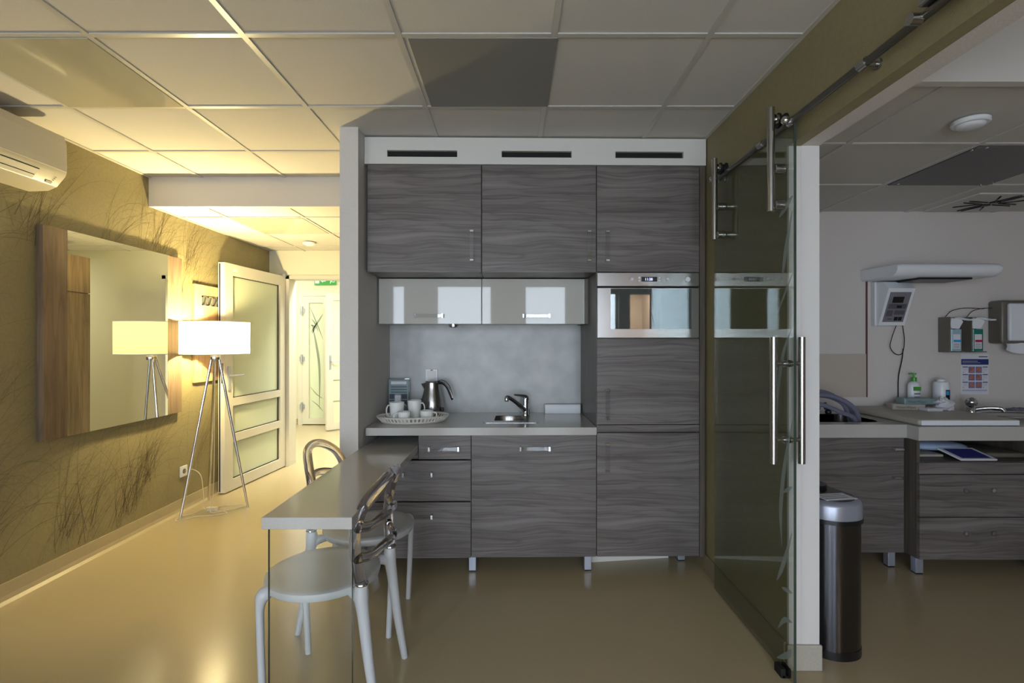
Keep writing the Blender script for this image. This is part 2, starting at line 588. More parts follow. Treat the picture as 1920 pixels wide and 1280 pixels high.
def blade(g, y0, z0, ang, length, curl, w, m=1, x=X_LEFT + .0008):
    n = 11
    y, z, a = y0, z0, ang
    L_, R_ = [], []
    for i in range(n):
        t = i / (n - 1)
        ww = w * (1 - .8 * t)
        dy, dz = math.cos(a), math.sin(a)
        if z > 2.52 or z < .105 or y > Y_FAR - .02: break
        L_.append((x, y - dz * ww, min(z + dy * ww, 2.53))); R_.append((x, y + dz * ww, max(z - dy * ww, .1)))
        y += dy * length / n; z += dz * length / n; a += curl / n * (.4 + 1.6 * t)
    k = len(L_)
    if k > 2:
        g.add(L_ + R_, [(i, i + 1, k + i + 1, k + i) for i in range(k - 1)], m)


for tuft in range(46):
    ty = rng.uniform(0.9, 5.3)
    tz = rng.choice([rng.uniform(.1, .25), rng.uniform(.1, .6), rng.uniform(1.1, 2.0), rng.uniform(1.5, 2.1)])
    for i in range(rng.randint(16, 30)):
        blade(g, ty + rng.gauss(0, .05), max(.11, tz + rng.uniform(-.05, .1)), rng.gauss(PI / 2 - .28, .26),
              rng.uniform(.35, 1.15), rng.gauss(-1.5, .9), rng.uniform(.0007, .0019))
for i in range(260):
    blade(g, rng.uniform(.8, 5.3), rng.uniform(.1, 2.0), rng.gauss(PI / 2 - .5, .35), rng.uniform(.2, .6), rng.gauss(-1.1, .9), .0008)
struct('wall_left', g, [M['olive'], M['blade']])
g = G()
g.prism([(X_LEFT, 0), (X_LEFT + .035, 0), (X_LEFT + .014, .012), (X_LEFT + .008, .035), (X_LEFT + .006, .1), (X_LEFT, .1)], 'y', Y_REAR, Y_FAR)
struct('baseboard_left', g, M['cove'])

# far wall with the open doorway
g = G().box(-2.73, -2.45, Y_FAR, Y_FAR + .15, 0, 2.6).box(-1.40, .60, Y_FAR, Y_FAR + .15, 0, 2.6)
g.box(-2.45, -1.40, Y_FAR, Y_FAR + .15, 2.065, 2.6)
struct('wall_far', g, M['hall_paint'])
g = G().box(-2.45, -2.41, Y_FAR - .012, Y_FAR + .16, 0, 2.065).box(-1.44, -1.40, Y_FAR - .012, Y_FAR + .16, 0, 2.065)
g.box(-2.45, -1.40, Y_FAR - .012, Y_FAR + .16, 2.027, 2.066)
struct('trim_3', g, M['door_frame'])
# hall behind
g = G().box(-5.1, 1.4, 8.27, 8.37, 0, 2.72)
struct('wall_hall', g, M['hall_paint'])
struct('wall_hall_left', G().box(-5.2, -5.1, Y_FAR, 8.37, 0, 2.72), M['hall_paint'])
struct('wall_hall_right', G().box(1.4, 1.5, Y_FAR + .15, 8.37, 0, 2.72), M['hall_paint'])
struct('wall_hall_near', G().box(-5.1, -2.73, Y_FAR + .05, Y_FAR + .15, 0, 2.72).box(.60, 1.4, Y_FAR + .05, Y_FAR + .15, 0, 2.72), M['hall_paint'])
struct('ceiling_hall', G().box(-5.2, 1.5, Y_FAR + .15, 8.37, 2.70, 2.8).box(-2.73, .60, Y_FAR + .05, Y_FAR + .16, 2.6, 2.7), M['tile'])
struct('baseboard_hall', G().box(-5.1, -3.5, 8.255, 8.27, 0, .09), M['cove'])
# partition beside the kitchen
struct('wall_partition', G().box(-.957, -.8545, 2.814, 3.70, 0, 2.6), M['paint'])
struct('wall_passage_right', G().box(.60, .70, 3.62, Y_FAR, 0, 2.6), M['hall_paint'])
# kitchen back wall / splashback
struct('wall_kitchen', G().box(-.86, 1.26, 3.56, 3.66, 0, 2.6), M['splash'], frame='K')
# right wall and its door opening
g = G().box(X_RIGHT, 1.19, 2.10, 3.72, 0, 2.6).box(X_RIGHT, 1.19, Y_REAR, 2.10, 2.155, 2.6)
struct('wall_right', g, M['olive'])
struct('trim_5', G().box(1.19, 1.265, Y_REAR, 2.085, 2.155, 2.6), M['side_paint'])
g = G().box(1.19, 1.265, 2.085, 3.72, 0, 2.6).box(1.1405, 1.19, 2.087, 2.10, 0, 2.155)
struct('trim_4', g, M['paint_white'])
g = G().box(1.127, 1.14, 2.10, 2.97, 0, .105, b=.004)
g.box(1.13, 1.272, 2.074, 2.087, 0, .105, 1, b=.004)
struct('baseboard_right', g, [pbr('olive_cove', srgb(128, 116, 90), .5), M['cove_grey']])
# side room walls
struct('wall_side_back', G().box(1.265, 4.3, 3.6, 3.7, 0, 2.6), M['side_paint'])
struct('wall_side_right', G().box(4.2, 4.3, Y_REAR, 3.6, 0, 2.6), M['side_paint'])
# rear wall with windows and a doorway into a lit room
g = G()
cuts = list(WINDOWS) + [(2.03, 2.40, 0, 2.1)]
cuts.sort()
x = -2.73
for (a, b, z0, z1) in cuts:
    g.box(x, a, Y_REAR - .12, Y_REAR, 0, 2.6)
    if z0 > 0: g.box(a, b, Y_REAR - .12, Y_REAR, 0, z0)
    g.box(a, b, Y_REAR - .12, Y_REAR, z1, 2.6)
    x = b
g.box(x, 4.3, Y_REAR - .12, Y_REAR, 0, 2.6)
struct('wall_rear', g, M['paint'])
g = G()
g.box(1.9, 2.0, -3.9, Y_REAR - .12, 0, 2.6).box(2.75, 2.84, -3.9, Y_REAR - .12, 0, 2.6).box(1.9, 2.84, -4.0, -3.9, 0, 2.6).box(1.9, 2.84, -4.0, Y_REAR - .12, 2.4, 2.5)
struct('wall_annex', g, M['paint_white'])
for i, (a, b, wz0, wz1) in enumerate(WINDOWS):
    fr = G()
    f = .045
    for (x0, x1, z0, z1) in ((a, a + f, wz0, wz1), (b - f, b, wz0, wz1), (a, b, wz0, wz0 + f), (a, b, wz1 - f, wz1)):
        fr.box(x0, x1, Y_REAR - .1, Y_REAR - .05, z0, z1)
    w = struct('window_%d' % (i + 1), fr, M['door_frame'])
    part('pane', G().box(a + f, b - f, Y_REAR - .078, Y_REAR - .07, wz0 + f, wz1 - f), M['glass'], w)

# ceiling heating panels
g = G().box(CX[0] + .0125, CX[1] - .0125, CY[6] + .0125, CY[7] - .0125, Z_CEIL - .004, Z_CEIL + .0055, b=.0015)
single('ceiling_panel', g, M['heatglass'], 'glossy olive-grey ceiling tile beside the air conditioner', 'ceiling panel', ((CX[0] + CX[1]) / 2, 2.27, Z_CEIL), group='grey ceiling panels')
g = G().box(CX[2] + .0125 + .603, CX[3] - .0125 + .603, CY[6] + .0125, CY[7] - .0125, Z_CEIL - .002, Z_CEIL + .0055, b=.0015)
g = G().box(-.42 + .0125, .18, CY[6] + .0125, CY[7] - .0125, Z_CEIL - .002, Z_CEIL + .0055, b=.0015)
single('ceiling_panel', g, M['heatmatt'], 'darker grey satin ceiling tile in front of the kitchen cabinets', 'ceiling panel', (-.12, 2.27, Z_CEIL), group='grey ceiling panels')
g = G().box(CX[0] + .0125, CX[1] - .0125, 4.0125, 4.59, Z_LOW - .003, Z_LOW + .0055, b=.0015)
single('ceiling_panel', g, M['heatglass'], 'glossy greenish tile in the low passage ceiling behind the bulkhead', 'ceiling panel', (-1.95, 4.3, Z_LOW), group='grey ceiling panels')
t = thing('ceiling_panel', 'dark recessed ceiling panel with small bright screws in the side room', 'ceiling panel', (2.5, 2.72, Z_SIDE))
part('plate', G().box(2.195, 2.78, 2.375, 2.967, Z_SIDE - .004, Z_SIDE + .0055, b=.0015), pbr('charcoal_panel', srgb(92, 88, 88), .4), t)
g = G()
for sx in (2.215, 2.76):
    for sy in (2.40, 2.945):
        for k in (-.018, .018): g.disc((sx + k, sy - k, Z_SIDE - .008), .007, .005, m=0, seg=12)
part('screw', g, M['chrome'], t)

# smoke detectors, diffuser
def detector(name, x, y, z, label):
    t = thing(name, label, 'detector', (x, y, z))
    part('base', G().disc((x, y, z - .02), .065, .02, seg=28, bev=.004), M['white_plastic'], t)
    part('cap', G().lathe([(.001, -.034), (.034, -.033), (.046, -.028), (.050, -.0205)], (x, y, z), 28), M['white_plastic'], t)
detector('smoke_detector', -2.0, 5.0, Z_LOW, 'small round white detector on the low passage ceiling above the open door')
detector('smoke_detector', 1.9, 2.10, Z_SIDE, 'round white detector on the side room ceiling near the light fascia')
t = thing('ceiling_diffuser', 'dark slotted air diffuser on the ceiling above the towel dispenser', 'diffuser', (3.15, 3.35, Z_SIDE))
part('plate', G().box(2.9, 3.42, 3.14, 3.56, Z_SIDE - .004, Z_SIDE + .0055, b=.001), M['tile'], t)
g = G()
for k in range(8):
    a = PI * k / 4 + .2
    cx, cy = 3.16, 3.35
    for off in (-.018, .018):
        p0 = Vector((cx + math.cos(a) * .045 - math.sin(a) * off, cy + math.sin(a) * .045 + math.cos(a) * off, Z_SIDE - .006))
        p1 = Vector((cx + math.cos(a) * .19 - math.sin(a) * off, cy + math.sin(a) * .19 + math.cos(a) * off, Z_SIDE - .006))
        if k % 2 == 0 or off > 0: g.tube([p0, p1], .005, 6)
g.box(3.135, 3.185, 3.30, 3.33, Z_SIDE - .012, Z_SIDE - .004).box(3.135, 3.185, 3.37, 3.40, Z_SIDE - .012, Z_SIDE - .004)
part('slot', g, M['black'], t)

# ------------------------------------------------------------------ kitchen
def handle_v(parent, x, y, z0, z1):
    """Clear acrylic bar held by two chrome ends, upright."""
    g = G()
    for z in (z0, z1): g.box(x - .011, x + .011, y - .036, y, z - .006, z + .006, 0, b=.001)
    g.box(x - .013, x + .013, y - .036, y - .026, z0 + .006, z1 - .006, 1, b=.002)
    return part('handle', g, [M['chrome'], M['acrylic']], parent, 'clear bar handle with chrome ends')


def handle_h(parent, x0, x1, y, z, clear=True):
    g = G()
    for x in (x0, x1): g.box(x - .006, x + .006, y - .036, y, z - .013, z + .013, 0, b=.001)
    g.box(x0 + .006, x1 - .006, y - .036, y - .026, z - .012, z + .012, 1, b=.002)
    return part('handle', g, [M['chrome'], M['acrylic']], parent, 'clear bar handle with chrome ends')


YF = 2.96
# white ventilation panel above the cabinets
t = thing('vent_panel', 'white panel with three dark slots above the kitchen cabinets', 'panel', (.14, YF, 2.38), 'K')
sl = [(-.722, -.318), (-.060, .346), (.602, 1.0)]
g = G()
x = -.8525
z0, z1, s0, s1 = 2.377, 2.531, 2.418, 2.456
for (a, b) in sl:
    g.box(x, a, YF - .02, YF, z0, z1); g.box(a, b, YF - .02, YF, z0, s0); g.box(a, b, YF - .02, YF, s1, z1)
    x = b
g.box(x, 1.132, YF - .02, YF, z0, z1)
part('front_board', g, M['white_panel'], t)
for (a, b) in sl:
    part('vent_slot', G().box(a - .01, b + .01, YF + .002, YF + .02, s0 - .01, s1 + .01), M['gap'], t)


def carcass(x0, x1, y0, y1, z0, z1, th=.018, back=True):
    g = G()
    g.box(x0, x0 + th, y0, y1, z0, z1).box(x1 - th, x1, y0, y1, z0, z1)
    g.box(x0 + th, x1 - th, y0, y1, z0, z0 + th).box(x0 + th, x1 - th, y0, y1, z1 - th, z1)
    if back: g.box(x0 + th, x1 - th, y1 - .008, y1, z0 + th, z1 - th)
    return g


UZ0, UZ1 = 1.752, 2.372
def upper(x0, x1, hx, label):
    t = thing('wall_cabinet', label, 'cabinet', ((x0 + x1) / 2, YF + .3, UZ0), 'K', 'dark upper cabinets')
    part('body', carcass(x0 + .001, x1 - .001, YF + .004, 3.55, UZ0 + .002, UZ1), M['wood'], t)
    d = part('door', G().box(x0 + .002, x1 - .002, YF - .018, YF, UZ0, UZ1, b=.0008), M['wood'], t)
    handle_v(d, hx, YF - .018, 1.818, 1.985)
upper(-.838, -.1775, -.232, 'left dark wood-grain wall cabinet below the vent panel, against the grey partition')
upper(-.1765, .4905, .446, 'middle dark wood-grain wall cabinet between two others, handle at its lower right')

# white flip-up cabinets, set back under the dark ones
def flip(x0, x1, hx0, hx1, label):
    t = thing('wall_cabinet', label, 'cabinet', ((x0 + x1) / 2, 3.4, 1.462), 'K', 'white gloss flip-up cabinets')
    part('body', carcass(x0 + .001, x1 - .001, 3.245, 3.555, 1.466, 1.748), M['white_panel'], t)
    d = part('door', G().box(x0 + .002, x1 - .002, 3.225, 3.243, 1.462, 1.748, b=.001), M['white_gloss'], t)
    handle_h(d, hx0, hx1, 3.225, 1.512)
flip(-.842, -.189, -.605, -.435, 'left white gloss flip-up cabinet above the kettle')
flip(-.188, .470, .075, .240, 'right white gloss flip-up cabinet above the sink')
t = single('cabinet_light', G().lathe([(.001, 0), (.024, 0), (.03, .006), (.03, .022), (.001, .022)], (-.375, 3.30, 1.440), 24), M['chrome'],
           'small round chrome light under the left white cabinet', 'light', (-.375, 3.30, 1.44), 'K')

# tall unit with oven
X0, X1 = .4925, 1.095
t = thing('tall_cabinet', 'tall dark wood-grain cabinet column housing the built-in oven', 'cabinet', (.8, YF + .3, .094), 'K')
g = G().box(X0, X0 + .018, YF, 3.55, .094, 2.372).box(X1 - .018, X1, YF, 3.55, .094, 2.372)
for z in (.094, .80, 1.365, 1.755, 2.354): g.box(X0 + .018, X1 - .018, YF, 3.55, z, z + .018)
g.box(X0, .47, 3.225, 3.55, 1.462, 1.75)
part('body', g, M['woodv'], t)
part('end_panel', G().box(X1 + .002, 1.127, YF - .018, 3.55, .094, 2.372), M['woodv'], t)
part('rail', G().box(X0 + .001, X1 - .001, YF - .018, YF, .823, .863, b=.0008), M['wood'], t)
d = part('door', G().box(X0 + .002, X1 - .002, YF - .018, YF, 1.756, UZ1, b=.0008), M['wood'], t)
handle_v(d, .552, YF - .018, 1.818, 1.985)
d = part('door', G().box(X0 + .002, X1 - .002, YF - .018, YF, .867, 1.365, b=.0008), M['wood'], t)
handle_v(d, .552, YF - .018, .905, 1.068)
d = part('door', G().box(X0 + .002, X1 - .002, YF - .018, YF, .098, .817, b=.0008), M['wood'], t)
handle_v(d, .552, YF - .018, .598, .757)

# oven
OZ0, OZ1 = 1.371, 1.752
t = thing('built_in_oven', 'stainless steel built-in oven with a lit clock above its mirrored door', 'oven', (.8, YF + .2, OZ0), 'K')
part('body', G().box(X0 + .02, X1 - .02, YF + .003, 3.4, OZ0 + .014, OZ1 - .001), M['black'], t)
cp = part('control_panel', G().box(X0 + .004, X1 - .004, YF - .022, YF, 1.672, OZ1 - .002, b=.0015), M['steel'], t)
yk = YF - .022
g = G().box(.753, .845, yk - .0015, yk, 1.699, 1.726)
part('display', g, M['black'], cp)
g = G()
text_into(g, '11:38', .021, (.772, yk - .0022, 1.705), (1, 0, 0), (0, 0, 1))
part('clock_digits', g, M['digits'], cp, 'glowing blue-white clock digits')
for (bx, bz, r) in ((.697, 1.712, .009), (.905, 1.712, .008), (1.022, 1.711, .0145)):
    part('knob', G().disc((bx, yk - .012, bz), r, .012, 'y', seg=20, bev=.002), M['white_plastic'], cp)
for bx in (.741, .860):
    for bz in (1.704, 1.720):
        part('button', G().disc((bx, yk - .004, bz), .0062, .004, 'y', seg=16, bev=.001), M['white_plastic'], cp)
od = part('door', G().box(X0 + .004, X1 - .004, YF - .024, YF, OZ0, 1.662, b=.002), M['steel'], t)
part('window', G().box(.573, 1.045, YF - .0258, YF - .0235, 1.4225, 1.657), M['oven_glass'], od)
g = G()
for k in range(14): g.box(X0 + .05 + k * .036, X0 + .08 + k * .036, YF - .012, YF - .002, 1.6635, 1.670)
part('air_gap', G().box(X0 + .004, X1 - .004, YF - .010, YF, 1.6625, 1.6715), M['gap'], t)

# base cabinets
t = thing('base_cabinet', 'wood-grain drawer unit under the worktop, partly behind the peninsula table', 'cabinet', (-.5, YF + .3, .094), 'K')
g = G().box(-.838, -.820, YF, 3.55, .094, .70).box(-.545, -.527, YF, 3.55, .70, .81).box(-.245, -.2385, YF, 3.55, .094, .81)
g.box(-.820, -.245, YF, 3.55, .094, .112).box(-.820, -.245, 3.53, 3.55, .112, .70).box(-.820, -.545, YF, 3.55, .690, .702)
part('body', g, M['woodv'], t)
for (a, b, z0, z1, hx) in ((-.5405, -.2395, .668, .806, True), (-.838, -.2395, .426, .660, True), (-.838, -.2395, .096, .418, True)):
    if a < -.8 and z1 > .6:
        gg = G().box(a, b, YF - .018, YF, z0, z1, b=.0008)
    else:
        gg = G().box(a, b, YF - .018, YF, z0, z1, b=.0008)
    d = part('drawer', gg, M['wood'], t)
    if a > -.8: handle_h(d, -.477, -.310, YF - .018, .732)
    else: handle_h(d, -.625, -.462, YF - .018, z1 - .075)
part('side_filler', G().box(-.838, -.5445, YF - .006, YF, .668, .690), M['wood'], t)
t = thing('base_cabinet', 'wide wood-grain base cabinet with one big front under the sink', 'cabinet', (.13, YF + .3, .094), 'K')
g = carcass(-.237, .489, YF, 3.55, .094, .70)
g.box(-.237, -.219, YF, 3.55, .7, .81).box(.471, .489, YF, 3.55, .7, .81)
part('body', g, M['woodv'], t)
d = part('door', G().box(-.2345, .4895, YF - .018, YF, .098, .806, b=.0008), M['wood'], t)
handle_h(d, .048, .215, YF - .018, .732)

def leg_k(x, y):
    g = G().box(x - .021, x + .021, y - .021, y + .021, .006, .094, b=.002).box(x - .018, x + .018, y - .018, y + .018, 0, .008, 0)
    return single('cabinet_leg', g, M['alu'], None, None, (x, y, 0), 'K')
def leg_part(t, x, y, h=.094):
    g = G().box(x - .021, x + .021, y - .021, y + .021, .007, h, 0, b=.002).box(x - .019, x + .019, y - .019, y + .019, 0, .007, 1)
    return part('leg', g, [M['alu'], M['black']], t, 'square aluminium leg')
for nm, legs in (('base_cabinet', [(-.80, 2.99), (-.80, 3.48)]), ('base_cabinet.001', [(-.232, 2.995), (.447, 2.995), (-.21, 3.48), (.44, 3.48)]),
                 ('tall_cabinet', [(1.045, 3.12), (.53, 3.48), (1.05, 3.48)])):
    for (lx, ly) in legs: leg_part(bpy.data.objects[nm], lx, ly)
# loose plinth board on the floor under the tall unit
g = G().prism([(.475, 3.09), (.98, 3.15), (.979, 3.164), (.474, 3.104)], 'z', 0, .085)
single('plinth_board', g, M['white_panel'], 'pale plinth board standing askew on the floor under the tall cabinet', 'board', (.7, 3.12, 0), 'K')

# worktop with a cut-out for the sink bowl
SCX, SCY, SR = -.02, 3.285, .145
WZ0, WZ1 = .808, .852
g = G()
outer = [(-.8425, 2.93), (.4905, 2.93), (.4905, 3.558), (-.8425, 3.558)]
n = 48
ring = [(SCX + math.cos(2 * PI * k / n) * SR, SCY + math.sin(2 * PI * k / n) * SR) for k in range(n)]


def outer_pt(k):
    a = 2 * PI * k / n
    c, s_ = math.cos(a), math.sin(a)
    ts = []
    if c > 1e-9: ts.append((.4905 - SCX) / c)
    if c < -1e-9: ts.append((-.8425 - SCX) / c)
    if s_ > 1e-9: ts.append((3.558 - SCY) / s_)
    if s_ < -1e-9: ts.append((2.93 - SCY) / s_)
    tt = min(ts)
    return (SCX + c * tt, SCY + s_ * tt)


def plate_with_hole(g, z0, z1, m=0):
    angs = sorted([(2 * PI * k / n, None) for k in range(n)] + [(math.atan2(p[1] - SCY, p[0] - SCX) % (2 * PI), p) for p in outer])
    vi, vo = [], []
    for a, p in angs:
        vi.append((SCX + math.cos(a) * SR, SCY + math.sin(a) * SR))
        if p: vo.append(p)
        else:
            c, s_ = math.cos(a), math.sin(a)
            ts = []
            if c > 1e-9: ts.append((.4905 - SCX) / c)
            if c < -1e-9: ts.append((-.8425 - SCX) / c)
            if s_ > 1e-9: ts.append((3.558 - SCY) / s_)
            if s_ < -1e-9: ts.append((2.93 - SCY) / s_)
            vo.append((SCX + c * min(ts), SCY + s_ * min(ts)))
    k = len(vi)
    vs = [(x, y, z1) for x, y in vi] + [(x, y, z1) for x, y in vo] + [(x, y, z0) for x, y in vi] + [(x, y, z0) for x, y in vo]
    fs = []
    for i in range(k):
        j = (i + 1) % k
        fs += [(i, k + i, k + j, j), (2 * k + i, 2 * k + j, 3 * k + j, 3 * k + i), (k + i, 3 * k + i, 3 * k + j, k + j), (i, j, 2 * k + j, 2 * k + i)]
    g.add(vs, fs, m)
plate_with_hole(g, WZ0, WZ1)
single('worktop', g, M['top'], 'long pale grey speckled worktop carrying the sink and kettle', 'worktop', (0, 3.2, WZ0), 'K')

# sink
t = thing('sink', 'small round stainless steel sink set into the kitchen worktop', 'sink', (SCX, SCY, WZ1), 'K')
g = G()
pl = [(x, y) for x, y in rrect(-.005, 3.30, .172, .205, .02, 6)]
k = len(pl)
inner = [(SCX + math.cos(math.atan2(y - SCY, x - SCX)) * .132, SCY + math.sin(math.atan2(y - SCY, x - SCX)) * .132) for x, y in pl]
g.add([(x, y, WZ1 + .0016) for x, y in pl] + [(x, y, WZ1 + .0016) for x, y in inner] + [(x, y, WZ1 + .0002) for x, y in pl],
      [(i, (i + 1) % k, k + (i + 1) % k, k + i) for i in range(k)] + [(i, 2 * k + i, 2 * k + (i + 1) % k, (i + 1) % k) for i in range(k)])
part('rim_plate', g, M['steel'], t)
part('bowl', G().lathe([(.1325, .0016), (.130, -.004), (.127, -.05), (.118, -.12), (.095, -.145), (.03, -.15), (.001, -.15)], (SCX, SCY, WZ1), 48), M['steel'], t)
part('drain', G().disc((SCX, SCY, WZ1 - .1498), .028, .003, seg=24), M['chrome'], t)

# faucet
t = thing('faucet', 'chrome mixer tap with a slanting spout behind the round sink', 'tap', (.098, 3.42, WZ1 + .0035), 'K')
part('body', G().lathe([(.001, 0), (.026, 0), (.026, .005), (.0225, .012), (.0215, .055), (.0205, .10), (.019, .112), (.001, .116)], (.098, 3.42, WZ1 + .0016), 24), M['chrome'], t)
part('spout', G().tube(smooth_path([(.094, 3.412, WZ1 + .035), (.07, 3.385, WZ1 + .062), (.02, 3.335, WZ1 + .108), (-.012, 3.30, WZ1 + .132), (-.024, 3.288, WZ1 + .137), (-.030, 3.282, WZ1 + .132)], 5), [.016] * 8 + [.014] * 18, 14), M['chrome'], t)
part('aerator', G().lathe([(.001, -.002), (.013, -.002), (.0145, .003), (.0145, .022), (.011, .027), (.001, .027)], (-.030, 3.282, WZ1 + .112), 20), M['chrome'], t)
part('lever', G().tube(smooth_path([(.102, 3.425, WZ1 + .105), (.098, 3.42, WZ1 + .125), (.075, 3.40, WZ1 + .135), (.04, 3.37, WZ1 + .142), (.022, 3.353, WZ1 + .146)], 4), [.021, .021, .020, .019, .017, .015, .013, .012, .011, .010, .009, .008, .007, .006, .006, .006, .005], 12), M['chrome'], t)
part('pull_rod', G().tube([(.125, 3.43, WZ1 + .004), (.123, 3.435, WZ1 + .035)], .003, 8).ball((.123, 3.435, WZ1 + .038), .006), M['chrome'], t)

# towel box at the right end of the worktop
g = G()
g.box(.235, .482, 3.50, 3.545, WZ1, WZ1 + .062, b=.002)
g2 = G().prism([(3.495, WZ1 + .001), (3.50, WZ1 + .001), (3.50, WZ1 + .062), (3.495, WZ1 + .05)], 'x', .237, .482)
t = thing('paper_box', 'low white paper box against the splashback right of the sink', 'box', (.36, 3.52, WZ1), 'K')
part('box', g, M['paper'], t)
part('front_flap', g2, M['white_plastic'], t)

# wall outlet
def outlet(name, label, c, axis, frame=None, n=1, mats=None):
    t = thing(name, label, 'socket', c, frame)
    x, y, z = c
    if axis == 'y':
        g = G().box(x - .042, x + .042, y - .010, y, z - .042, z + .042, b=.003)
        part('plate', g, M['white_plastic'], t)
        part('insert', G().box(x - .03, x + .03, y - .013, y - .0095, z - .03, z + .03, b=.001), M['white_panel'], t)
    else:
        part('plate', G().box(x, x + .010, y - .042, y + .042, z - .042, z + .042, b=.003), M['white_plastic'], t)
        part('socket_well', G().disc((x + .0095, y, z), .02, .002, 'x', seg=20), M['grey_shell'], t)
    return t
t = outlet('wall_socket', 'pale square wall socket on the splashback above the kettle', (-.553, 3.559, 1.115), 'y', 'K')
part('plug', G().box(-.560, -.544, 3.535, 3.546, 1.148, 1.152), M['ink'], t)
outlet('wall_socket', 'white socket low on the olive wall beside the floor lamp', (X_LEFT + .0, 4.05, .315), 'x')
outlet('light_switch', 'white light switch on the far hall wall left of the glass doors', (-3.60, 8.268, 1.43), 'y')
for o_ in list(bpy.data.objects):
    if o_.name.startswith('light_switch'): o_['category'] = 'switch'
outlet('light_switch', 'white light switch beside the doorway, seen only in the mirror', (-1.10, Y_FAR - .001, 1.44), 'y')['category'] = 'switch'

# oval slotted tray
TX, TY, TZ = -.612, 3.165, WZ1
ta, tb, trot = .222, .150, math.radians(10)
def ell(a, b, th):
    x, y = a * math.cos(th), b * math.sin(th)
    return (TX + x * math.cos(trot) - y * math.sin(trot), TY + x * math.sin(trot) + y * math.cos(trot))
t = thing('serving_tray', 'white oval slotted tray on the left of the worktop holding the cups', 'tray', (TX, TY, TZ), 'K')
part('base', G().prism([ell(ta * .84, tb * .80, 2 * PI * k / 48) for k in range(48)], 'z', TZ + .001, TZ + .006, smooth=True), M['tray'], t)
g = G()
NB = 56
for k in range(NB):
    th = 2 * PI * k / NB; w = 2 * PI / NB * .24
    a0, a1 = th - w, th + w
    q = [ell(ta * .84, tb * .80, a0), ell(ta * .84, tb * .80, a1), ell(ta * .985, tb * .985, a1), ell(ta * .985, tb * .985, a0)]
    q2 = [ell(ta * .85 + .002, tb * .81 + .002, a0), ell(ta * .85 + .002, tb * .81 + .002, a1), ell(ta, tb, a1), ell(ta, tb, a0)]
    zz = [TZ + .003, TZ + .003, TZ + .036, TZ + .036]
    vs = [(p[0], p[1], z) for p, z in zip(q, zz)] + [(p[0], p[1], z) for p, z in zip(q2, zz)]
    g.add(vs, [(0, 1, 2, 3), (7, 6, 5, 4), (0, 4, 5, 1), (1, 5, 6, 2), (2, 6, 7, 3), (3, 7, 4, 0)])
part('slotted_wall', g, M['tray'], t)
g = G()
for (f0, f1, za, zb) in ((.845, .895, .003, .013), (.965, 1.0, .032, .041)):
    for k in range(64):
        a0, a1 = 2 * PI * k / 64, 2 * PI * (k + 1) / 64
        A, B = ell(ta * f0, tb * f0, a0), ell(ta * f0, tb * f0, a1)
        C_, D = ell(ta * f1 + .001, tb * f1 + .001, a1), ell(ta * f1 + .001, tb * f1 + .001, a0)
        E = [(A[0], A[1], TZ + za), (B[0], B[1], TZ + za), (C_[0], C_[1], TZ + zb), (D[0], D[1], TZ + zb)]
        F_ = [(p[0] + (TX - p[0]) * .012, p[1] + (TY - p[1]) * .012, p[2] + .002) for p in E]
        g.add(E + F_, [(0, 1, 2, 3), (7, 6, 5, 4), (3, 2, 6, 7), (1, 0, 4, 5)], smooth=True)
part('rim', g, M['tray'], t)

def mug(x, y, r, h, hang, label, tall=True, cat='mug', name='mug'):
    z = TZ + .0065
    t = thing(name, label, cat, (x, y, z), 'K', 'white cups on the tray')
    p = [(.001, 0), (r * .72, 0), (r * .80, .004), (r * .90, h * .35), (r * .97, h * .8), (r, h), (r - .003, h), (r * .94, h * .8), (r * .86, h * .35), (r * .7, .008), (.001, .007)]
    part('cup', G().lathe(p, (x, y, z), 32), M['porcelain'], t)
    c, s_ = math.cos(hang), math.sin(hang)
    q = [(x + c * (r * .93 + d), y + s_ * (r * .93 + d), z + h * f) for d, f in ((-.002, .82), (.012, .86), (.024, .70), (.024, .45), (.012, .26), (-.004, .24))]
    part('handle', G().tube(smooth_path(q, 4), .0042, 8, flat=1.6), M['porcelain'], t)
mug(-.716, 3.175, .046, .114, math.radians(215), 'tall white mug at the left of the tray, handle to the left')
mug(-.614, 3.222, .044, .120, math.radians(-8), 'tall white mug at the middle of the tray, handle to the right')
mug(-.652, 3.080, .040, .068, math.radians(200), 'low white cup at the front of the tray', name='cup', cat='cup')
mug(-.522, 3.125, .042, .068, math.radians(-10), 'low white cup near the kettle at the right of the tray', name='cup', cat='cup')

# kettle
KX, KY = -.532, 3.435
t = thing('electric_kettle', 'brushed steel electric kettle with a black handle behind the oval tray', 'kettle', (KX, KY, WZ1), 'K')
part('power_base', G().lathe([(.001, 0), (.080, 0), (.083, .006), (.080, .016), (.001, .020)], (KX, KY, WZ1), 32), M['black'], t)
part('body', G().lathe([(.001, .018), (.073, .018), (.077, .026), (.078, .06), (.073, .10), (.061, .145), (.052, .185), (.0495, .205), (.050, .222), (.046, .226)], (KX, KY, WZ1), 48), M['steel'], t)
part('lid', G().lathe([(.046, .224), (.043, .232), (.025, .236), (.001, .236)], (KX, KY, WZ1), 32), M['steel'], t)
g = G()
vs = []
for (dx, zz, w) in ((-.045, .165, .012), (-.074, .212, .006), (-.060, .216, .014), (-.040, .222, .026)):
    vs += [(KX + dx, KY - w, WZ1 + zz), (KX + dx, KY + w, WZ1 + zz)]
g.add(vs, [(0, 1, 3, 2), (2, 3, 5, 4), (4, 5, 7, 6), (0, 2, 4, 6), (1, 7, 5, 3), (0, 6, 7, 1)], smooth=False)
part('spout', g, M['steel'], t)
hp = smooth_path([(KX + .040, KY - .005, WZ1 + .222), (KX + .075, KY - .012, WZ1 + .222), (KX + .105, KY - .015, WZ1 + .195), (KX + .125, KY - .018, WZ1 + .150), (KX + .137, KY - .019, WZ1 + .105)], 6)
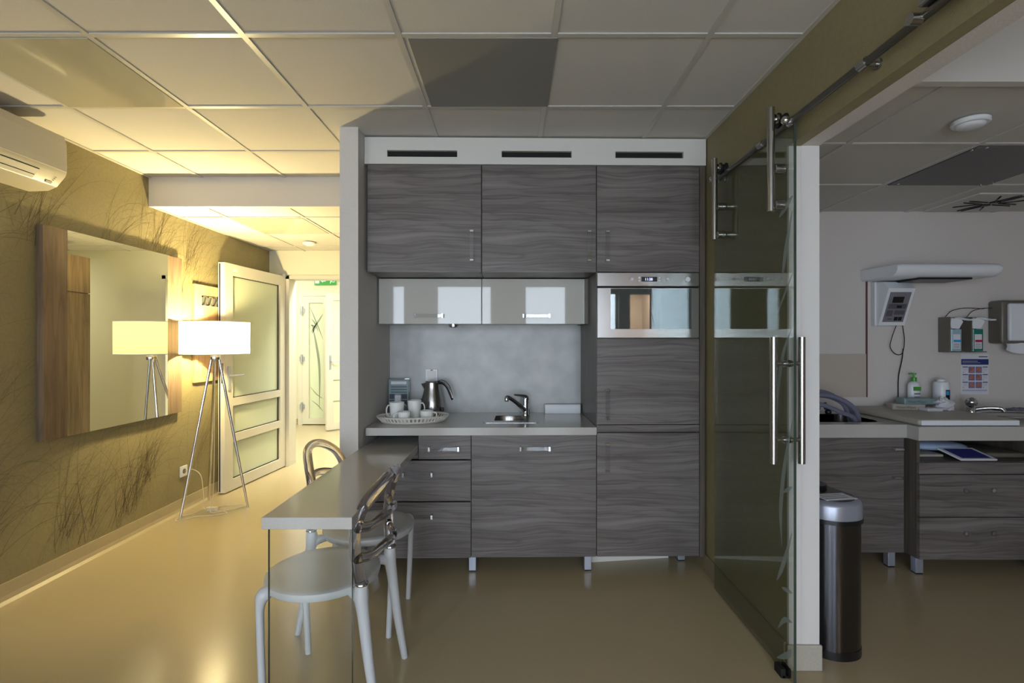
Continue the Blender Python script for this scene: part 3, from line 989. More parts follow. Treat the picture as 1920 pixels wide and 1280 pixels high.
g = G().tube(hp, [.013 + .003 * math.sin(PI * i / (len(hp) - 1)) - .006 * (i / (len(hp) - 1)) ** 3 for i in range(len(hp))], 12)
g.tube([(p[0] + .004, p[1] - .010, p[2] + .006) for p in hp[2:-1]], .005, 8, 1)
part('handle', g, [M['black'], M['chrome']], t, 'black curved handle with a chrome stripe')
part('water_gauge', G().tube([(KX + .056, KY - .045, WZ1 + .155), (KX + .066, KY - .046, WZ1 + .09), (KX + .070, KY - .046, WZ1 + .05)], .006, 8), M['acrylic'], t)
part('switch', G().box(KX + .062, KX + .084, KY - .052, KY - .03, WZ1 + .032, WZ1 + .058, b=.003), M['black'], t)
part('power_cord', G().tube(smooth_path([(KX - .07, KY + .03, WZ1 + .012), (KX - .10, KY + .03, WZ1 + .03), (KX - .105, KY + .05, WZ1 + .07), (KX - .075, KY + .08, WZ1 + .105), (KX - .045, KY + .1, WZ1 + .115)], 6), .004, 8), M['black'], t)

# leaflet holder
LX = -.768
t = thing('leaflet_stand', 'clear stand of teal printed leaflets in the corner behind the mugs', 'leaflet stand', (LX, 3.48, WZ1), 'K')
g = G().box(LX - .068, LX + .072, 3.485, 3.49, WZ1 + .004, WZ1 + .245).box(LX - .068, LX + .072, 3.43, 3.49, WZ1, WZ1 + .004).box(LX - .068, LX + .072, 3.43, 3.434, WZ1 + .004, WZ1 + .08)
part('holder', g, M['acrylic'], t)
g = G().box(LX - .064, LX + .068, 3.470, 3.484, WZ1 + .005, WZ1 + .238)
zt = WZ1 + .238
g.box(LX - .05, LX + .055, 3.4695, 3.4702, zt - .032, zt - .012, 1)
for k in range(4): g.box(LX - .05, LX + .06, 3.4695, 3.4702, zt - .052 - .018 * k, zt - .047 - .018 * k, 2)
for (a, b) in ((-.06, -.028), (.022, .06)):
    for z in (.132, .172): g.box(LX + a, LX + b, 3.4695, 3.4702, zt - z, zt - z + .034, 2)
g.box(LX - .022, LX + .016, 3.4695, 3.4702, zt - .175, zt - .10, 1)
part('leaflet', g, [M['leaflet'], M['paper'], M['ink']], t)

# ------------------------------------------------------------------ peninsula table
t = thing('peninsula_table', 'narrow pale grey table running out from under the kitchen worktop', 'table', (-.70, 2.3, 0))
part('table_top', G().box(-.852, -.544, 1.722, 2.935, .711, .752, b=.002), M['top'], t)
part('glass_leg', G().box(-.842, -.554, 1.752, 1.762, 0, .7105), [M['glass']], t, 'clear glass panel leg')
g = G().box(-.8435, -.842, 1.752, 1.762, 0, .7105).box(-.554, -.5525, 1.752, 1.762, 0, .7105)
part('glass_edge', g, M['glass_edge'], t, 'greenish edges of the glass leg')
part('table_tail', G().box(-.835, -.55, 2.9355, 3.5, .7115, .7515), M['top'], t)

# ------------------------------------------------------------------ chairs
def chair(x, y, rz, label):
    loc = (x, y, 0)
    t = thing('dining_chair', label, 'chair', loc, None, 'white chairs at the peninsula table', rz)
    ORIG[t.name] = Vector((0, 0, 0))
    # +x is the back of the chair
    def rim(u, v):
        return u
    R_ = .215
    prof = [(.001, .448), (.10, .447), (.17, .449), (.205, .454), (R_, .449), (R_ + .002, .438), (R_ - .004, .422), (.195, .416), (.001, .416)]
    part('seat', G().lathe(prof, (0, 0, 0), 56), M['chair_plastic'], t)
    for sy in (-1, 1):
        q = smooth_path([(-.115, sy * .125, .432), (-.150, sy * .158, .425), (-.163, sy * .170, .39), (-.163, sy * .172, .30), (-.150, sy * .175, 0)], 6)
        n_ = len(q)
        part('leg', G().tube(q, [.016 + .012 * math.exp(-((i / n_ - .28) / .18) ** 2) - .003 * i / n_ for i in range(n_)], 14), M['chair_plastic'], t)
        q = smooth_path([(.215, sy * .168, .478), (.213, sy * .166, .43), (.222, sy * .168, .36), (.245, sy * .172, .18), (.275, sy * .176, 0)], 6)
        n_ = len(q)
        lg = G().tube(q, [.022, .023, .024, .025, .026, .027, .027, .026, .025] + [.024 - .010 * k / (n_ - 10) for k in range(n_ - 9)], 14)
        lg.tube(smooth_path([(.15, sy * .125, .430), (.19, sy * .150, .428), (.214, sy * .166, .415)], 4), [.015, .016, .018, .020, .021, .022, .022, .022, .022], 12)
        part('leg', lg, M['chair_plastic'], t)
    g = G()
    top = smooth_path([(.213, -.168, .474), (.206, -.178, .53), (.198, -.190, .62), (.205, -.188, .70), (.232, -.158, .775), (.268, -.09, .825), (.282, 0, .842),
                       (.268, .09, .825), (.232, .158, .775), (.205, .188, .70), (.198, .190, .62), (.206, .178, .53), (.213, .168, .474)], 6)
    g.tube(top, .0205, 14)
    part('back_frame', g, M['smoke'], t, 'smoky clear curved back frame')
    for (z, bul, rr) in ((.685, .272, .0185), (.575, .278, .0175)):
        q = smooth_path([(.203, -.180, z), (.232, -.135, z - .012), (.262, -.07, z + .004), (bul, 0, z + .012), (.262, .07, z + .004), (.232, .135, z - .012), (.203, .180, z)], 6)
        part('back_rail', G().tube(q, rr, 12, flat=.7), M['smoke'], t, 'smoky clear cross rail')
    for sy in (-1, 1):
        part('collar', G().lathe([(.023, -.004), (.0245, 0), (.023, .004)], (.2145, sy * .168, .477), 20), M['chrome'], t)
    return t
chair(-.745, 2.01, math.radians(-4), 'round-seated white chair with smoky clear back, right of the narrow table')
chair(-.705, 2.50, math.radians(177), 'round-seated white chair with smoky clear back, left of the table near the partition')

# ------------------------------------------------------------------ left wall: air conditioner
t = thing('air_conditioner', 'white split air conditioner high on the olive left wall', 'air conditioner', (X_LEFT, 2.35, 2.18))
xw = X_LEFT
prof = [(0, 2.165), (.10, 2.168), (.150, 2.190), (.196, 2.245), (.203, 2.262), (.205, 2.30), (.203, 2.42), (.190, 2.462), (.150, 2.478), (0, 2.478)]
g = G()
ya, yb = 1.90, 2.765
n = len(prof)
secs = [(ya, 1.0), (yb - .012, 1.0), (yb - .003, .985), (yb, .95)]
vs = []
for (yy, sc) in secs:
    for (d, z) in prof: vs.append((xw + .002 + d * sc, yy, 2.32 + (z - 2.32) * sc))
fs = [tuple(range(n)), tuple(range(4 * n - 1, 3 * n - 1, -1))]
for s_ in range(3):
    for i in range(n):
        j = (i + 1) % n
        fs.append((s_ * n + i, s_ * n + j, (s_ + 1) * n + j, (s_ + 1) * n + i))
g.add(vs, fs, 0, True)
part('body', g, M['ac_plastic'], t, sharp=25)
# front cover line, outlet flap
part('front_cover', G().prism([(.2045, 2.268), (.2085, 2.27), (.2105, 2.30), (.2085, 2.415), (.200, 2.45), (.196, 2.448), (.2035, 2.42), (.205, 2.30)], 'y', ya, yb - .02, smooth=True).prism([(0, 0)], 'y', 0, 0) if False else
     G().prism([(xw + .2045, 2.268), (xw + .2095, 2.27), (xw + .2115, 2.30), (xw + .2095, 2.415), (xw + .200, 2.452), (xw + .196, 2.448), (xw + .2035, 2.42), (xw + .205, 2.30)], 'y', ya, yb - .014), M['ac_plastic'], t)
def onslope(f, lift):   # point on the slanted lower face, f from 0 (wall side) to 1 (front)
    x0_, z0_, x1_, z1_ = xw + .152, 2.190, xw + .198, 2.245
    nx, nz = (z1_ - z0_), -(x1_ - x0_)
    l = math.hypot(nx, nz)
    return (x0_ + (x1_ - x0_) * f + nx / l * lift, z0_ + (z1_ - z0_) * f + nz / l * lift)
def slopebox(g, f0, f1, y0, y1, lift0, lift1, m=0):
    a, b, c, d = onslope(f0, lift0), onslope(f1, lift0), onslope(f1, lift1), onslope(f0, lift1)
    return g.prism([a, b, c, d], 'y', y0, y1, m)
part('flap', slopebox(G(), .08, .88, ya + .05, yb - .155, -.002, .004), M['ac_plastic'], t)
g = slopebox(G(), .36, .42, ya + .05, yb - .16, .0041, .0049)
slopebox(g, .89, .94, ya + .05, yb - .155, -.001, .003)
part('outlet_gap', g, M['gap'], t)
g = slopebox(G(), .1, .3, yb - .085, yb - .05, .001, .003)
part('display', g, M['grey_shell'], t)
g = G()
for k in range(3): part('indicator', slopebox(G(), .42 + .14 * k, .46 + .14 * k, yb - .055, yb - .048, .001, .003), M['ink'], t)

# wall mirror with wooden side planks
t = thing('wall_mirror', 'large wall mirror between two walnut side planks on the left wall', 'mirror', (X_LEFT, 3.4, .80))
part('plank', G().box(X_LEFT + .001, X_LEFT + .037, 2.80, 2.955, .797, 2.000, b=.001), M['plank'], t)
part('plank', G().box(X_LEFT + .001, X_LEFT + .033, 3.822, 3.985, .797, 2.000, b=.001), M['plank'], t)
part('backing', G().box(X_LEFT + .001, X_LEFT + .030, 2.956, 3.821, .802, 1.995), M['gap'], t)
part('mirror_pane', G().box(X_LEFT + .031, X_LEFT + .0365, 2.956, 3.818, .797, 2.000, b=0), M['mirror'], t)

# coat panel
t = thing('coat_rack', 'pale wooden wall panel with four square metal hooks behind the lamp', 'coat rack', (X_LEFT, 4.45, 1.0))
part('board', G().box(X_LEFT + .001, X_LEFT + .022, 4.165, 4.76, 1.009, 1.826, b=.001), M['pale_plank'], t)
for k in range(4):
    y = 4.292 + .078 * k
    h = G()
    z0, z1 = 1.655, 1.735
    xx = X_LEFT + .022
    h.box(xx, xx + .006, y - .033, y + .033, z0, z0 + .012).box(xx, xx + .006, y - .033, y + .033, z1 - .012, z1)
    h.box(xx, xx + .006, y - .033, y - .022, z0, z1).box(xx, xx + .006, y + .022, y + .033, z0, z1)
    h.prism([(y - .022, z0 + .008), (y - .006, z0 + .008), (y + .024, z1 - .008), (y + .008, z1 - .008)], 'x', xx, xx + .016)
    h.box(xx + .0002, xx + .003, y - .028, y + .028, z0 + .01, z1 - .01, 1)
    part('hook', h, [M['steel'], pbr('green_grey_felt', srgb(70, 78, 58), .7)], t)

# floor lamp
LPX, LPY = -2.342, 4.0
LZ0, LZ1, LR = 1.253, 1.502, .242
t = thing('floor_lamp', 'lit tripod floor lamp with a cream drum shade beside the wall mirror', 'lamp', (LPX, LPY, 0))
g = G().lathe([(LR, LZ0), (LR + .001, LZ1)], (LPX, LPY, 0), 64)
part('lamp_shade', g, M['shade'], t)
g = G()
for z in (LZ0, LZ1):
    g.tube([(LPX + LR * math.cos(a) , LPY + LR * math.sin(a), z) for a in [2 * PI * k / 48 for k in range(48)]], .0035, 6, closed=True)
for a in (0.4, 0.4 + 2 * PI / 3, 0.4 + 4 * PI / 3):
    g.tube([(LPX, LPY, LZ0 + .02), (LPX + LR * math.cos(a), LPY + LR * math.sin(a), LZ0 + .004)], .0025, 6)
part('shade_ring', g, M['white_plastic'], t)
part('hub', G().lathe([(.001, 0), (.034, 0), (.036, .006), (.036, .036), (.030, .044), (.001, .044)], (LPX, LPY, 1.205), 24), M['chrome'], t)
feet = [(-2.535, 3.872), (-2.575, 4.30), (-2.149, 4.124)]
for (fx, fy) in feet:
    d = Vector((fx - LPX, fy - LPY, 0)).normalized() * .024
    part('leg', G().tube([(LPX + d.x, LPY + d.y, 1.225), (fx, fy, 0)], [.0105, .0095], 12), M['chrome'], t)
part('bulb_holder', G().lathe([(.001, 0), (.02, 0), (.02, .06), (.016, .07), (.001, .07)], (LPX, LPY, 1.249), 16), M['white_plastic'], t)
bulb = part('bulb', G().ball((LPX, LPY, 1.372), .034), emit('glowing_bulb', (1.0, .80, .42, 1), 60.0), t)
bulb.visible_shadow = True
light('floor_lamp_light', 'POINT', (LPX, LPY, 1.41), 180, (1.0, .80, .38), .045)

# cable and dimmer of the lamp
g = G().tube(smooth_path([(LPX, LPY, 1.21), (-2.36, 4.02, .9), (-2.38, 4.05, .4), (-2.40, 4.06, .06), (-2.42, 4.05, .006), (-2.30, 4.02, .005), (-2.24, 3.98, .005), (-2.30, 3.93, .005),
                    (-2.42, 3.90, .005), (-2.47, 3.85, .005), (-2.52, 3.80, .005), (-2.54, 3.87, .005), (-2.50, 3.96, .005), (-2.47, 4.06, .006)], 6), .0028, 6)
g.tube(smooth_path([(-2.41, 4.05, .006), (-2.38, 4.12, .005), (-2.24, 4.19, .005), (-2.18, 4.16, .005), (-2.24, 4.06, .005), (-2.36, 3.99, .005), (-2.40, 4.03, .006)], 6), .0028, 6)
g.tube(smooth_path([(X_LEFT + .012, 4.06, .315), (X_LEFT + .05, 4.10, .315), (X_LEFT + .10, 4.12, .26), (X_LEFT + .12, 4.12, .12), (X_LEFT + .13, 4.11, .03), (X_LEFT + .15, 4.08, .006), (-2.45, 4.05, .006)], 6), .0026, 6)
t = single('power_cable', g, M['cable'], 'thin clear cable looping on the floor from the wall socket to the lamp', 'cable', (-2.4, 4.02, 0))
single('dimmer_switch', G().rprism(-2.40, 4.055, .045, .022, .02, 0, .022), M['cable'], 'small oval inline dimmer lying on the floor among the cable loops', 'dimmer', (-2.40, 4.055, 0))

# ------------------------------------------------------------------ open white glass door
def lever(parent, p, side, dirn, name='door_handle'):
    """Lever handle on a long plate. p on the leaf face, side = outward unit, dirn = lever direction."""
    g = G()
    p, s_, d = Vector(p), Vector(side), Vector(dirn)
    up = Vector((0, 0, 1))
    def bx(c, hx, hy, hz0, hz1):
        vs = []
        for a in (-1, 1):
            for b in (0, 1):
                for cz in (hz0, hz1): vs.append(c + d * (a * hx) + s_ * (b * hy) + up * cz)
        g.add(vs, [(0, 1, 3, 2), (4, 6, 7, 5), (0, 4, 5, 1), (2, 3, 7, 6), (0, 2, 6, 4), (1, 5, 7, 3)])
    bx(p, .016, .010, -.13, .085)
    g.tube(smooth_path([p + s_ * .008, p + s_ * .05, p + s_ * .056 + d * .012, p + s_ * .056 + d * .13], 4), .0095, 10)
    return part(name, g, M['alu'], parent)


# the leaf hangs at 90 degrees, local frame: u runs from the hinge towards the camera
HX, HY = -2.445, 5.47
ux = Vector((-2.535 - HX, 4.47 - HY, 0)); LW = ux.length; ux.normalize()
nx_ = Vector((-ux.y, ux.x, 0))
if nx_.x < 0: nx_ = -nx_
def leafbox(g, u0, u1, t0, t1, z0, z1, m=0):
    vs = []
    for u in (u0, u1):
        for tt in (t0, t1):
            for z in (z0, z1): vs.append(Vector((HX, HY, 0)) + ux * u + nx_ * tt + Vector((0, 0, z)))
    return g.add(vs, [(0, 1, 3, 2), (4, 6, 7, 5), (0, 4, 5, 1), (2, 3, 7, 6), (0, 2, 6, 4), (1, 5, 7, 3)], m)
d1 = struct('door_1', None, None) if False else None
o = bpy.data.objects.new('door_1', None); COL.objects.link(o); o['kind'] = 'structure'
o.location = (HX, HY, 0); ORIG['door_1'] = Vector((HX, HY, 0)); d1 = o
Z1_ = 2.05
g = G()
leafbox(g, 0, .105, -.06, 0, .01, Z1_)
leafbox(g, LW - .115, LW, -.06, 0, .01, Z1_)
for (z0, z1) in ((.01, .105), (.44, .513), (.767, .838), (1.945, Z1_)): leafbox(g, .105, LW - .115, -.06, 0, z0, z1)
part('frame', g, M['door_frame'], d1)
for (z0, z1) in ((.105, .44), (.513, .767), (.838, 1.945)):
    part('pane', leafbox(G(), .105, LW - .115, -.038, -.028, z0, z1), M['frost'], d1)
g = G()
for (z0, z1) in ((.105, .44), (.513, .767), (.838, 1.945)):
    for (a, b, c, d) in ((.105, .112, z0, z1), (LW - .122, LW - .115, z0, z1), (.112, LW - .122, z0, z0 + .007), (.112, LW - .122, z1 - .007, z1)):
        leafbox(g, a, b, -.027, -.018, c, d)
part('gasket', g, M['rubber'], d1)
g = leafbox(G(), LW, LW + .002, -.052, -.040, .02, Z1_ - .01)
leafbox(g, LW, LW + .003, -.030, -.012, .98, 1.16, 1)
part('edge_seal', g, [M['rubber'], M['steel']], d1)
lever(d1, Vector((HX, HY, 1.045)) + ux * (LW - .055), nx_, -ux)
lever(d1, Vector((HX, HY, 1.045)) + ux * (LW - .055) - nx_ * .06, -nx_, -ux)
part('number_plate', leafbox(G(), LW - .175, LW - .125, 0, .002, 1.985, 2.01), M['paper'], d1)
part('hinge', leafbox(G(), -.02, .07, -.02, .012, 2.045, 2.075), M['alu'], d1)

# hall: double glass door, exit sign
o = bpy.data.objects.new('door_2', None); COL.objects.link(o); o['kind'] = 'structure'
o.location = (-3.2, 8.25, 0); ORIG['door_2'] = Vector((-3.2, 8.25, 0)); d2 = o
g = G().box(-3.465, -3.395, 8.20, 8.27, 0, 2.165).box(-3.395, -1.9, 8.20, 8.27, 2.085, 2.165).box(-1.97, -1.9, 8.20, 8.27, 0, 2.085)
part('frame', g, M['door_frame'], d2)
g = G().box(-3.39, -3.285, 8.19, 8.24, .015, 2.08).box(-3.05, -3.0, 8.19, 8.24, .015, 2.08).box(-3.285, -3.05, 8.19, 8.24, .015, .11).box(-3.285, -3.05, 8.19, 8.24, 1.975, 2.08)
lf = part('side_leaf', g, M['door_frame'], d2)
part('pane', G().box(-3.285, -3.05, 8.21, 8.22, .11, 1.975), M['frost'], lf)
g = G()
def stroke(g, pts, w, y=8.2095):
    q = smooth_path([(x, y, z) for x, z in pts], 6)
    L_, R_ = [], []
    k_ = len(q)
    for i, p in enumerate(q):
        tt = q[min(i + 1, k_ - 1)] - q[max(i - 1, 0)]
        nn = Vector((-tt.z, 0, tt.x)).normalized() * w * math.sin(PI * (i + .6) / (k_ + .2))
        L_.append(p + nn); R_.append(p - nn)
    g.add(L_ + R_, [(i, i + 1, k_ + i + 1, k_ + i) for i in range(k_ - 1)])
for pts, w in (([(-3.24, 1.63), (-3.17, 1.3), (-3.12, .9), (-3.12, .25)], .018), ([(-3.26, 1.5), (-3.15, 1.66), (-3.06, 1.80)], .012), ([(-3.27, 1.9), (-3.17, 1.66), (-3.06, 1.38)], .009),
               ([(-3.26, 1.62), (-3.20, 1.58), (-3.24, 1.48)], .02), ([(-3.27, .62), (-3.17, .5), (-3.06, .42)], .007), ([(-3.25, .40), (-3.15, .32), (-3.06, .22)], .007), ([(-3.25, 1.72), (-3.19, 1.64), (-3.14, 1.5)], .01)):
    stroke(g, pts, w)
part('grass_decal', g, M['grey_decal'], lf)
for z in (.3, 1.07, 1.85):
    part('hinge', G().tube([(-3.392, 8.175, z - .07), (-3.392, 8.175, z + .07)], .016, 12).box(-3.43, -3.35, 8.18, 8.20, z - .035, z + .035), M['alu'], d2)
# second leaf, ajar
QX, QY = -2.18, 8.22
u2 = Vector((-2.775 - QX, 7.60 - QY, 0)); W2 = u2.length; u2.normalize(); n2 = Vector((u2.y, -u2.x, 0))
if n2.y > 0: n2 = -n2
def l2(g, u0, u1, t0, t1, z0, z1):
    vs = [Vector((QX, QY, 0)) + u2 * u + n2 * tt + Vector((0, 0, z)) for u in (u0, u1) for tt in (t0, t1) for z in (z0, z1)]
    return g.add(vs, [(0, 1, 3, 2), (4, 6, 7, 5), (0, 4, 5, 1), (2, 3, 7, 6), (0, 2, 6, 4), (1, 5, 7, 3)])
g = G()
l2(g, 0, .1, -.05, 0, .015, 2.08); l2(g, W2 - .1, W2, -.05, 0, .015, 2.08)
for (z0, z1) in ((.015, .11), (.45, .52), (.77, .84), (1.975, 2.08)): l2(g, .1, W2 - .1, -.05, 0, z0, z1)
lf = part('main_leaf', g, M['door_frame'], d2)
for (z0, z1) in ((.11, .45), (.52, .77), (.84, 1.975)): part('pane', l2(G(), .1, W2 - .1, -.03, -.02, z0, z1), M['frost'], lf)
g = G()
p = Vector((QX, QY, 1.05)) + u2 * (W2 - .05)
g.tube([p + n2 * .002, p + n2 * .05, p + n2 * .05 - u2 * .12], .009, 8)
l2(g, W2 - .065, W2 - .035, 0, .009, .93, 1.14)
part('door_handle', g, M['alu'], lf)
t = thing('exit_sign', 'green emergency exit sign with white pictograms above the hall doors', 'sign', (-3.05, 8.268, 2.27))
part('plate', G().box(-3.215, -2.865, 8.245, 8.268, 2.268, 2.395, b=.002), M['green_sign'], t)
g = G().box(-3.205, -3.135, 8.243, 8.2445, 2.294, 2.385)
g.prism([(-3.03, 2.325), (-3.03, 2.345), (-3.075, 2.345), (-3.075, 2.362), (-3.115, 2.335), (-3.075, 2.308), (-3.075, 2.325)], 'y', 8.243, 8.2445)
g.tube([(-2.955, 8.2437, 2.295), (-2.95, 8.2437, 2.33), (-2.925, 8.2437, 2.355)], .007, 6).tube([(-2.915, 8.2437, 2.318), (-2.89, 8.2437, 2.32), (-2.885, 8.2437, 2.332)], .006, 6)
g.tube([(-2.95, 8.2437, 2.33), (-2.915, 8.2437, 2.318)], .007, 6)
g.disc((-2.915, 8.2435, 2.378), .009, .002, 'y', seg=12)
part('pictogram', g, M['sign_white'], t)

# wardrobe on the passage side of the partition, seen in the mirror
t = thing('wardrobe', 'tall brown wardrobe in the passage behind the kitchen, visible only in the mirror', 'wardrobe', (-1.15, 4.2, 0))
part('body', G().box(-1.19, -.62, 3.75, 4.78, .08, 2.14).box(-1.17, -.64, 3.77, 4.76, 0, .08, 1), [M['plank'], M['gap']], t)
for (z0, z1) in ((.085, 1.795), (1.803, 2.135)):
    for (a, b) in ((3.752, 4.263), (4.267, 4.778)): part('door', G().box(-1.209, -1.1905, a, b, z0, z1, b=.001), M['plank'], t)

# ------------------------------------------------------------------ sliding glass door
t = thing('sliding_glass_door', 'tinted sliding glass door hanging on two steel straps with long bar handles', 'glass door', (1.10, 2.36, 0))
GX0, GX1 = 1.098, 1.108
GY0, GY1 = 1.975, 2.75
part('glass_pane', G().box(GX0, GX1, GY0, GY1, .012, 2.205), M['door_glass'], t)
g = G().box(GX0, GX1, GY0 - .0015, GY0, .012, 2.205)
part('glass_edge', g, M['glass_edge'], t, 'greenish front edge of the glass')
# frosted grass strokes near the free edge
g = G()
def gstroke(pts, w):
    q = smooth_path([(GX0 - .0006, y, z) for y, z in pts], 5)
    k_ = len(q); L_, R_ = [], []
    for i, p in enumerate(q):
        tt = q[min(i + 1, k_ - 1)] - q[max(i - 1, 0)]
        nn = Vector((0, -tt.z, tt.y)).normalized() * w * math.sin(PI * (i + .5) / k_)
        L_.append(p + nn); R_.append(p - nn)
    g.add(L_ + R_, [(i, i + 1, k_ + i + 1, k_ + i) for i in range(k_ - 1)])
for pts, w in (([(1.99, 1.40), (2.05, 1.30), (2.09, 1.15), (2.10, .98)], .012), ([(1.985, 1.86), (2.03, 1.72), (2.06, 1.60)], .014), ([(1.98, 1.92), (2.08, 1.86)], .014),
               ([(1.98, 1.05), (2.04, .85), (2.07, .66), (2.06, .52)], .014), ([(1.985, .78), (2.05, .74)], .008), ([(1.985, .60), (2.05, .45), (2.10, .36)], .012), ([(1.985, .365), (2.06, .35)], .009),
               ([(1.985, .25), (2.04, .23), (2.09, .17)], .010), ([(1.99, .14), (2.02, .10), (2.10, -.02 + .06)], .012), ([(1.98, 1.62), (2.10, 1.46)], .006)):
    gstroke(pts, w)
part('frosted_decal', g, M['frost_decal'], t, 'frosted grass motif on the glass')
# straps with buttons and rollers
RX, RZ = 1.062, 2.212
for y in (2.615, 2.045):
    s_ = part('hanger_strap', G().tube([(1.045, y, 1.875), (1.045, y, 2.292)], .0145, 16), M['steel'], t)
    for z in (1.90, 2.045):
        part('glass_button', G().disc((1.056, y - .002, z), .020, .041, 'x', seg=20, bev=.003).tube([(1.04, y, z), (1.06, y, z)], .008, 10), M['steel'], s_)
    part('roller', G().lathe([(.001, -.017), (.030, -.017), (.030, -.012), (.021, -.004), (.021, .004), (.030, .012), (.030, .017), (.001, .017)], (1.093, y + .012, 2.2455), 24, axis='x'), M['rubber'], s_, 'black grooved roller')
    part('axle', G().tube([(1.05, y, 2.246), (1.085, y + .008, 2.246)], .011, 12).disc((1.060, y, 2.246), .019, .012, 'x', seg=16), M['chrome'], s_)
# bar handles
for nm, hx in (('bar_handle', 1.045), ('bar_handle', 1.158)):
    g = G().tube([(hx, 2.025, .862), (hx, 2.025, 1.368)], .0135, 18)
    for z in (.958, 1.262):
        a, b = (hx, GX0) if hx < GX0 else (GX1, hx)
        g.tube([(a, 2.025, z), (b, 2.025, z)], .0085, 12)
        if hx < GX0: g.disc((GX0 - .012, 2.025, z), .0145, .012, 'x', seg=16)
        else: g.disc((GX1, 2.025, z), .0145, .008, 'x', seg=16)
    part(nm, g, M['steel'], t)
part('floor_guide', G().box(1.078, 1.098, 2.03, 2.085, .0, .036, b=.003).box(1.108, 1.12, 2.03, 2.085, 0, .036, b=.003).box(1.085, 1.115, 2.03, 2.085, 0, .010), M['rubber'], t, 'black floor guide')
# rail
RX = 1.093
t = thing('sliding_rail', 'round dark steel rail along the right wall carrying the glass door', 'rail', (RX, 1.8, RZ))
part('tube', G().tube([(RX, .45, RZ), (RX, 2.73, RZ)], .0125, 18), M['dark_steel'], t)
for y in (.62, 1.09, 1.575, 2.22, 2.70):
    part('wall_bracket', G().tube([(RX, y, RZ), (X_RIGHT, y, RZ)], .009, 12).disc((X_RIGHT - .008, y, RZ), .017, .008, 'x', seg=16).tube([(RX, y - .018, RZ), (RX, y + .018, RZ)], .0155, 18), M['steel'], t)
for y in (1.985, 2.715):
    part('door_stop', G().ball((RX - .022, y, RZ + .004), .017).tube([(RX, y - .014, RZ), (RX, y + .014, RZ)], .0165, 16), M['chrome'], t)
g = G().box(RX - .03, RX + .025, 1.255, 1.33, RZ + .012, RZ + .05, b=.006).tube([(RX - .035, 1.35, RZ - .004), (RX - .005, 1.35, RZ - .004)], .016, 12)
part('end_stop', g, M['steel'], t)

# ------------------------------------------------------------------ side room
ST = .858
t = thing('base_cabinet', 'dark wood-grain cabinet behind the steel waste bin in the side room', 'cabinet', (1.8, 3.3, .094))
g = G().box(1.30, 1.318, 3.03, 3.58, .094, .778).box(2.317, 2.335, 3.03, 3.58, .094, .778).box(1.318, 2.317, 3.03, 3.58, .094, .112).box(1.318, 2.317, 3.56, 3.58, .112, .778)
part('body', g, M['woodv'], t)
d = part('door', G().box(1.70, 2.33, 3.012, 3.03, .096, .776, b=.001), M['wood'], t)
part('door', G().box(1.30, 1.695, 3.012, 3.03, .096, .776, b=.001), M['wood'], t)
for z in (.715, .545): part('handle', G().box(2.255, 2.31, 2.978, 3.012, z - .007, z + .007, b=.002), M['chrome'], d)
for (x, y) in ((2.27, 3.05), (1.36, 3.05), (2.27, 3.5), (1.36, 3.5)): leg_part(t, x, y)
t = thing('base_cabinet', 'wider wood-grain cabinet with an open shelf above two drawers in the side room', 'cabinet', (2.8, 3.2, .094))
g = G().box(2.342, 2.36, 2.932, 3.58, .094, .778).box(3.5, 3.518, 2.932, 3.58, .094, .778).box(2.36, 3.5, 2.932, 3.58, .094, .112).box(2.36, 3.5, 3.56, 3.58, .112, .778).box(2.36, 3.5, 2.932, 3.56, .640, .655)
g.box(3.10, 3.118, 2.932, 3.56, .655, .778)
part('body', g, M['woodv'], t)
part('front_rail', G().box(2.342, 3.518, 2.914, 2.932, .588, .652, b=.001), M['wood'], t)
for (z0, z1) in ((.342, .583), (.096, .337)):
    d = part('drawer', G().box(2.345, 3.515, 2.914, 2.932, z0, z1, b=.001), M['wood'], t)
    zc = z1 - .088
    gg = G()
    for x in (2.605, 2.765): gg.box(x - .012, x + .012, 2.884, 2.914, zc - .013, zc + .013, 1, b=.004).disc((x, 2.905, zc), .010, .009, 'y', m=0, seg=12)
    gg.box(2.617, 2.753, 2.884, 2.892, zc - .009, zc + .009, 1)
    part('handle', gg, [M['chrome'], M['acrylic']], d)
for (x, y) in ((2.365, 2.96), (3.06, 2.96), (2.365, 3.5), (3.49, 3.5), (3.49, 2.96)): leg_part(t, x, y)

# worktop of the side room, stepped front, opening over the left sink
def slab_hole(g, x0, x1, y0, y1, z0, z1, hx0, hx1, hy0, hy1):
    g.box(x0, hx0, y0, y1, z0, z1).box(hx1, x1, y0, y1, z0, z1).box(hx0, hx1, y0, hy0, z0, z1).box(hx0, hx1, hy1, y1, z0, z1)
g = G()
slab_hole(g, 1.29, 2.338, 3.0, 3.598, ST - .078, ST, 1.755, 2.265, 3.09, 3.44)
g.box(2.338, 4.0, 2.912, 3.598, ST - .078, ST)
single('worktop', g, M['top'], 'thick pale grey worktop with a stepped front edge in the side room', 'worktop', (2.6, 3.2, ST - .078))
t = thing('sink', 'sunken steel basin full of clear hoses in the side room worktop', 'sink', (2.01, 3.26, ST))
g = G()
g.prism(rrect(2.010, 3.265, .255, .175, .08), 'z', ST - .16, ST - .155)
o_ = rrect(2.010, 3.265, .255, .175, .08); k = len(o_)
g.add([(x, y, ST - .158) for x, y in o_] + [(x, y, ST + .001) for x, y in o_], [(i, (i + 1) % k, k + (i + 1) % k, k + i) for i in range(k)], smooth=True)
part('bowl', g, M['steel'], t)
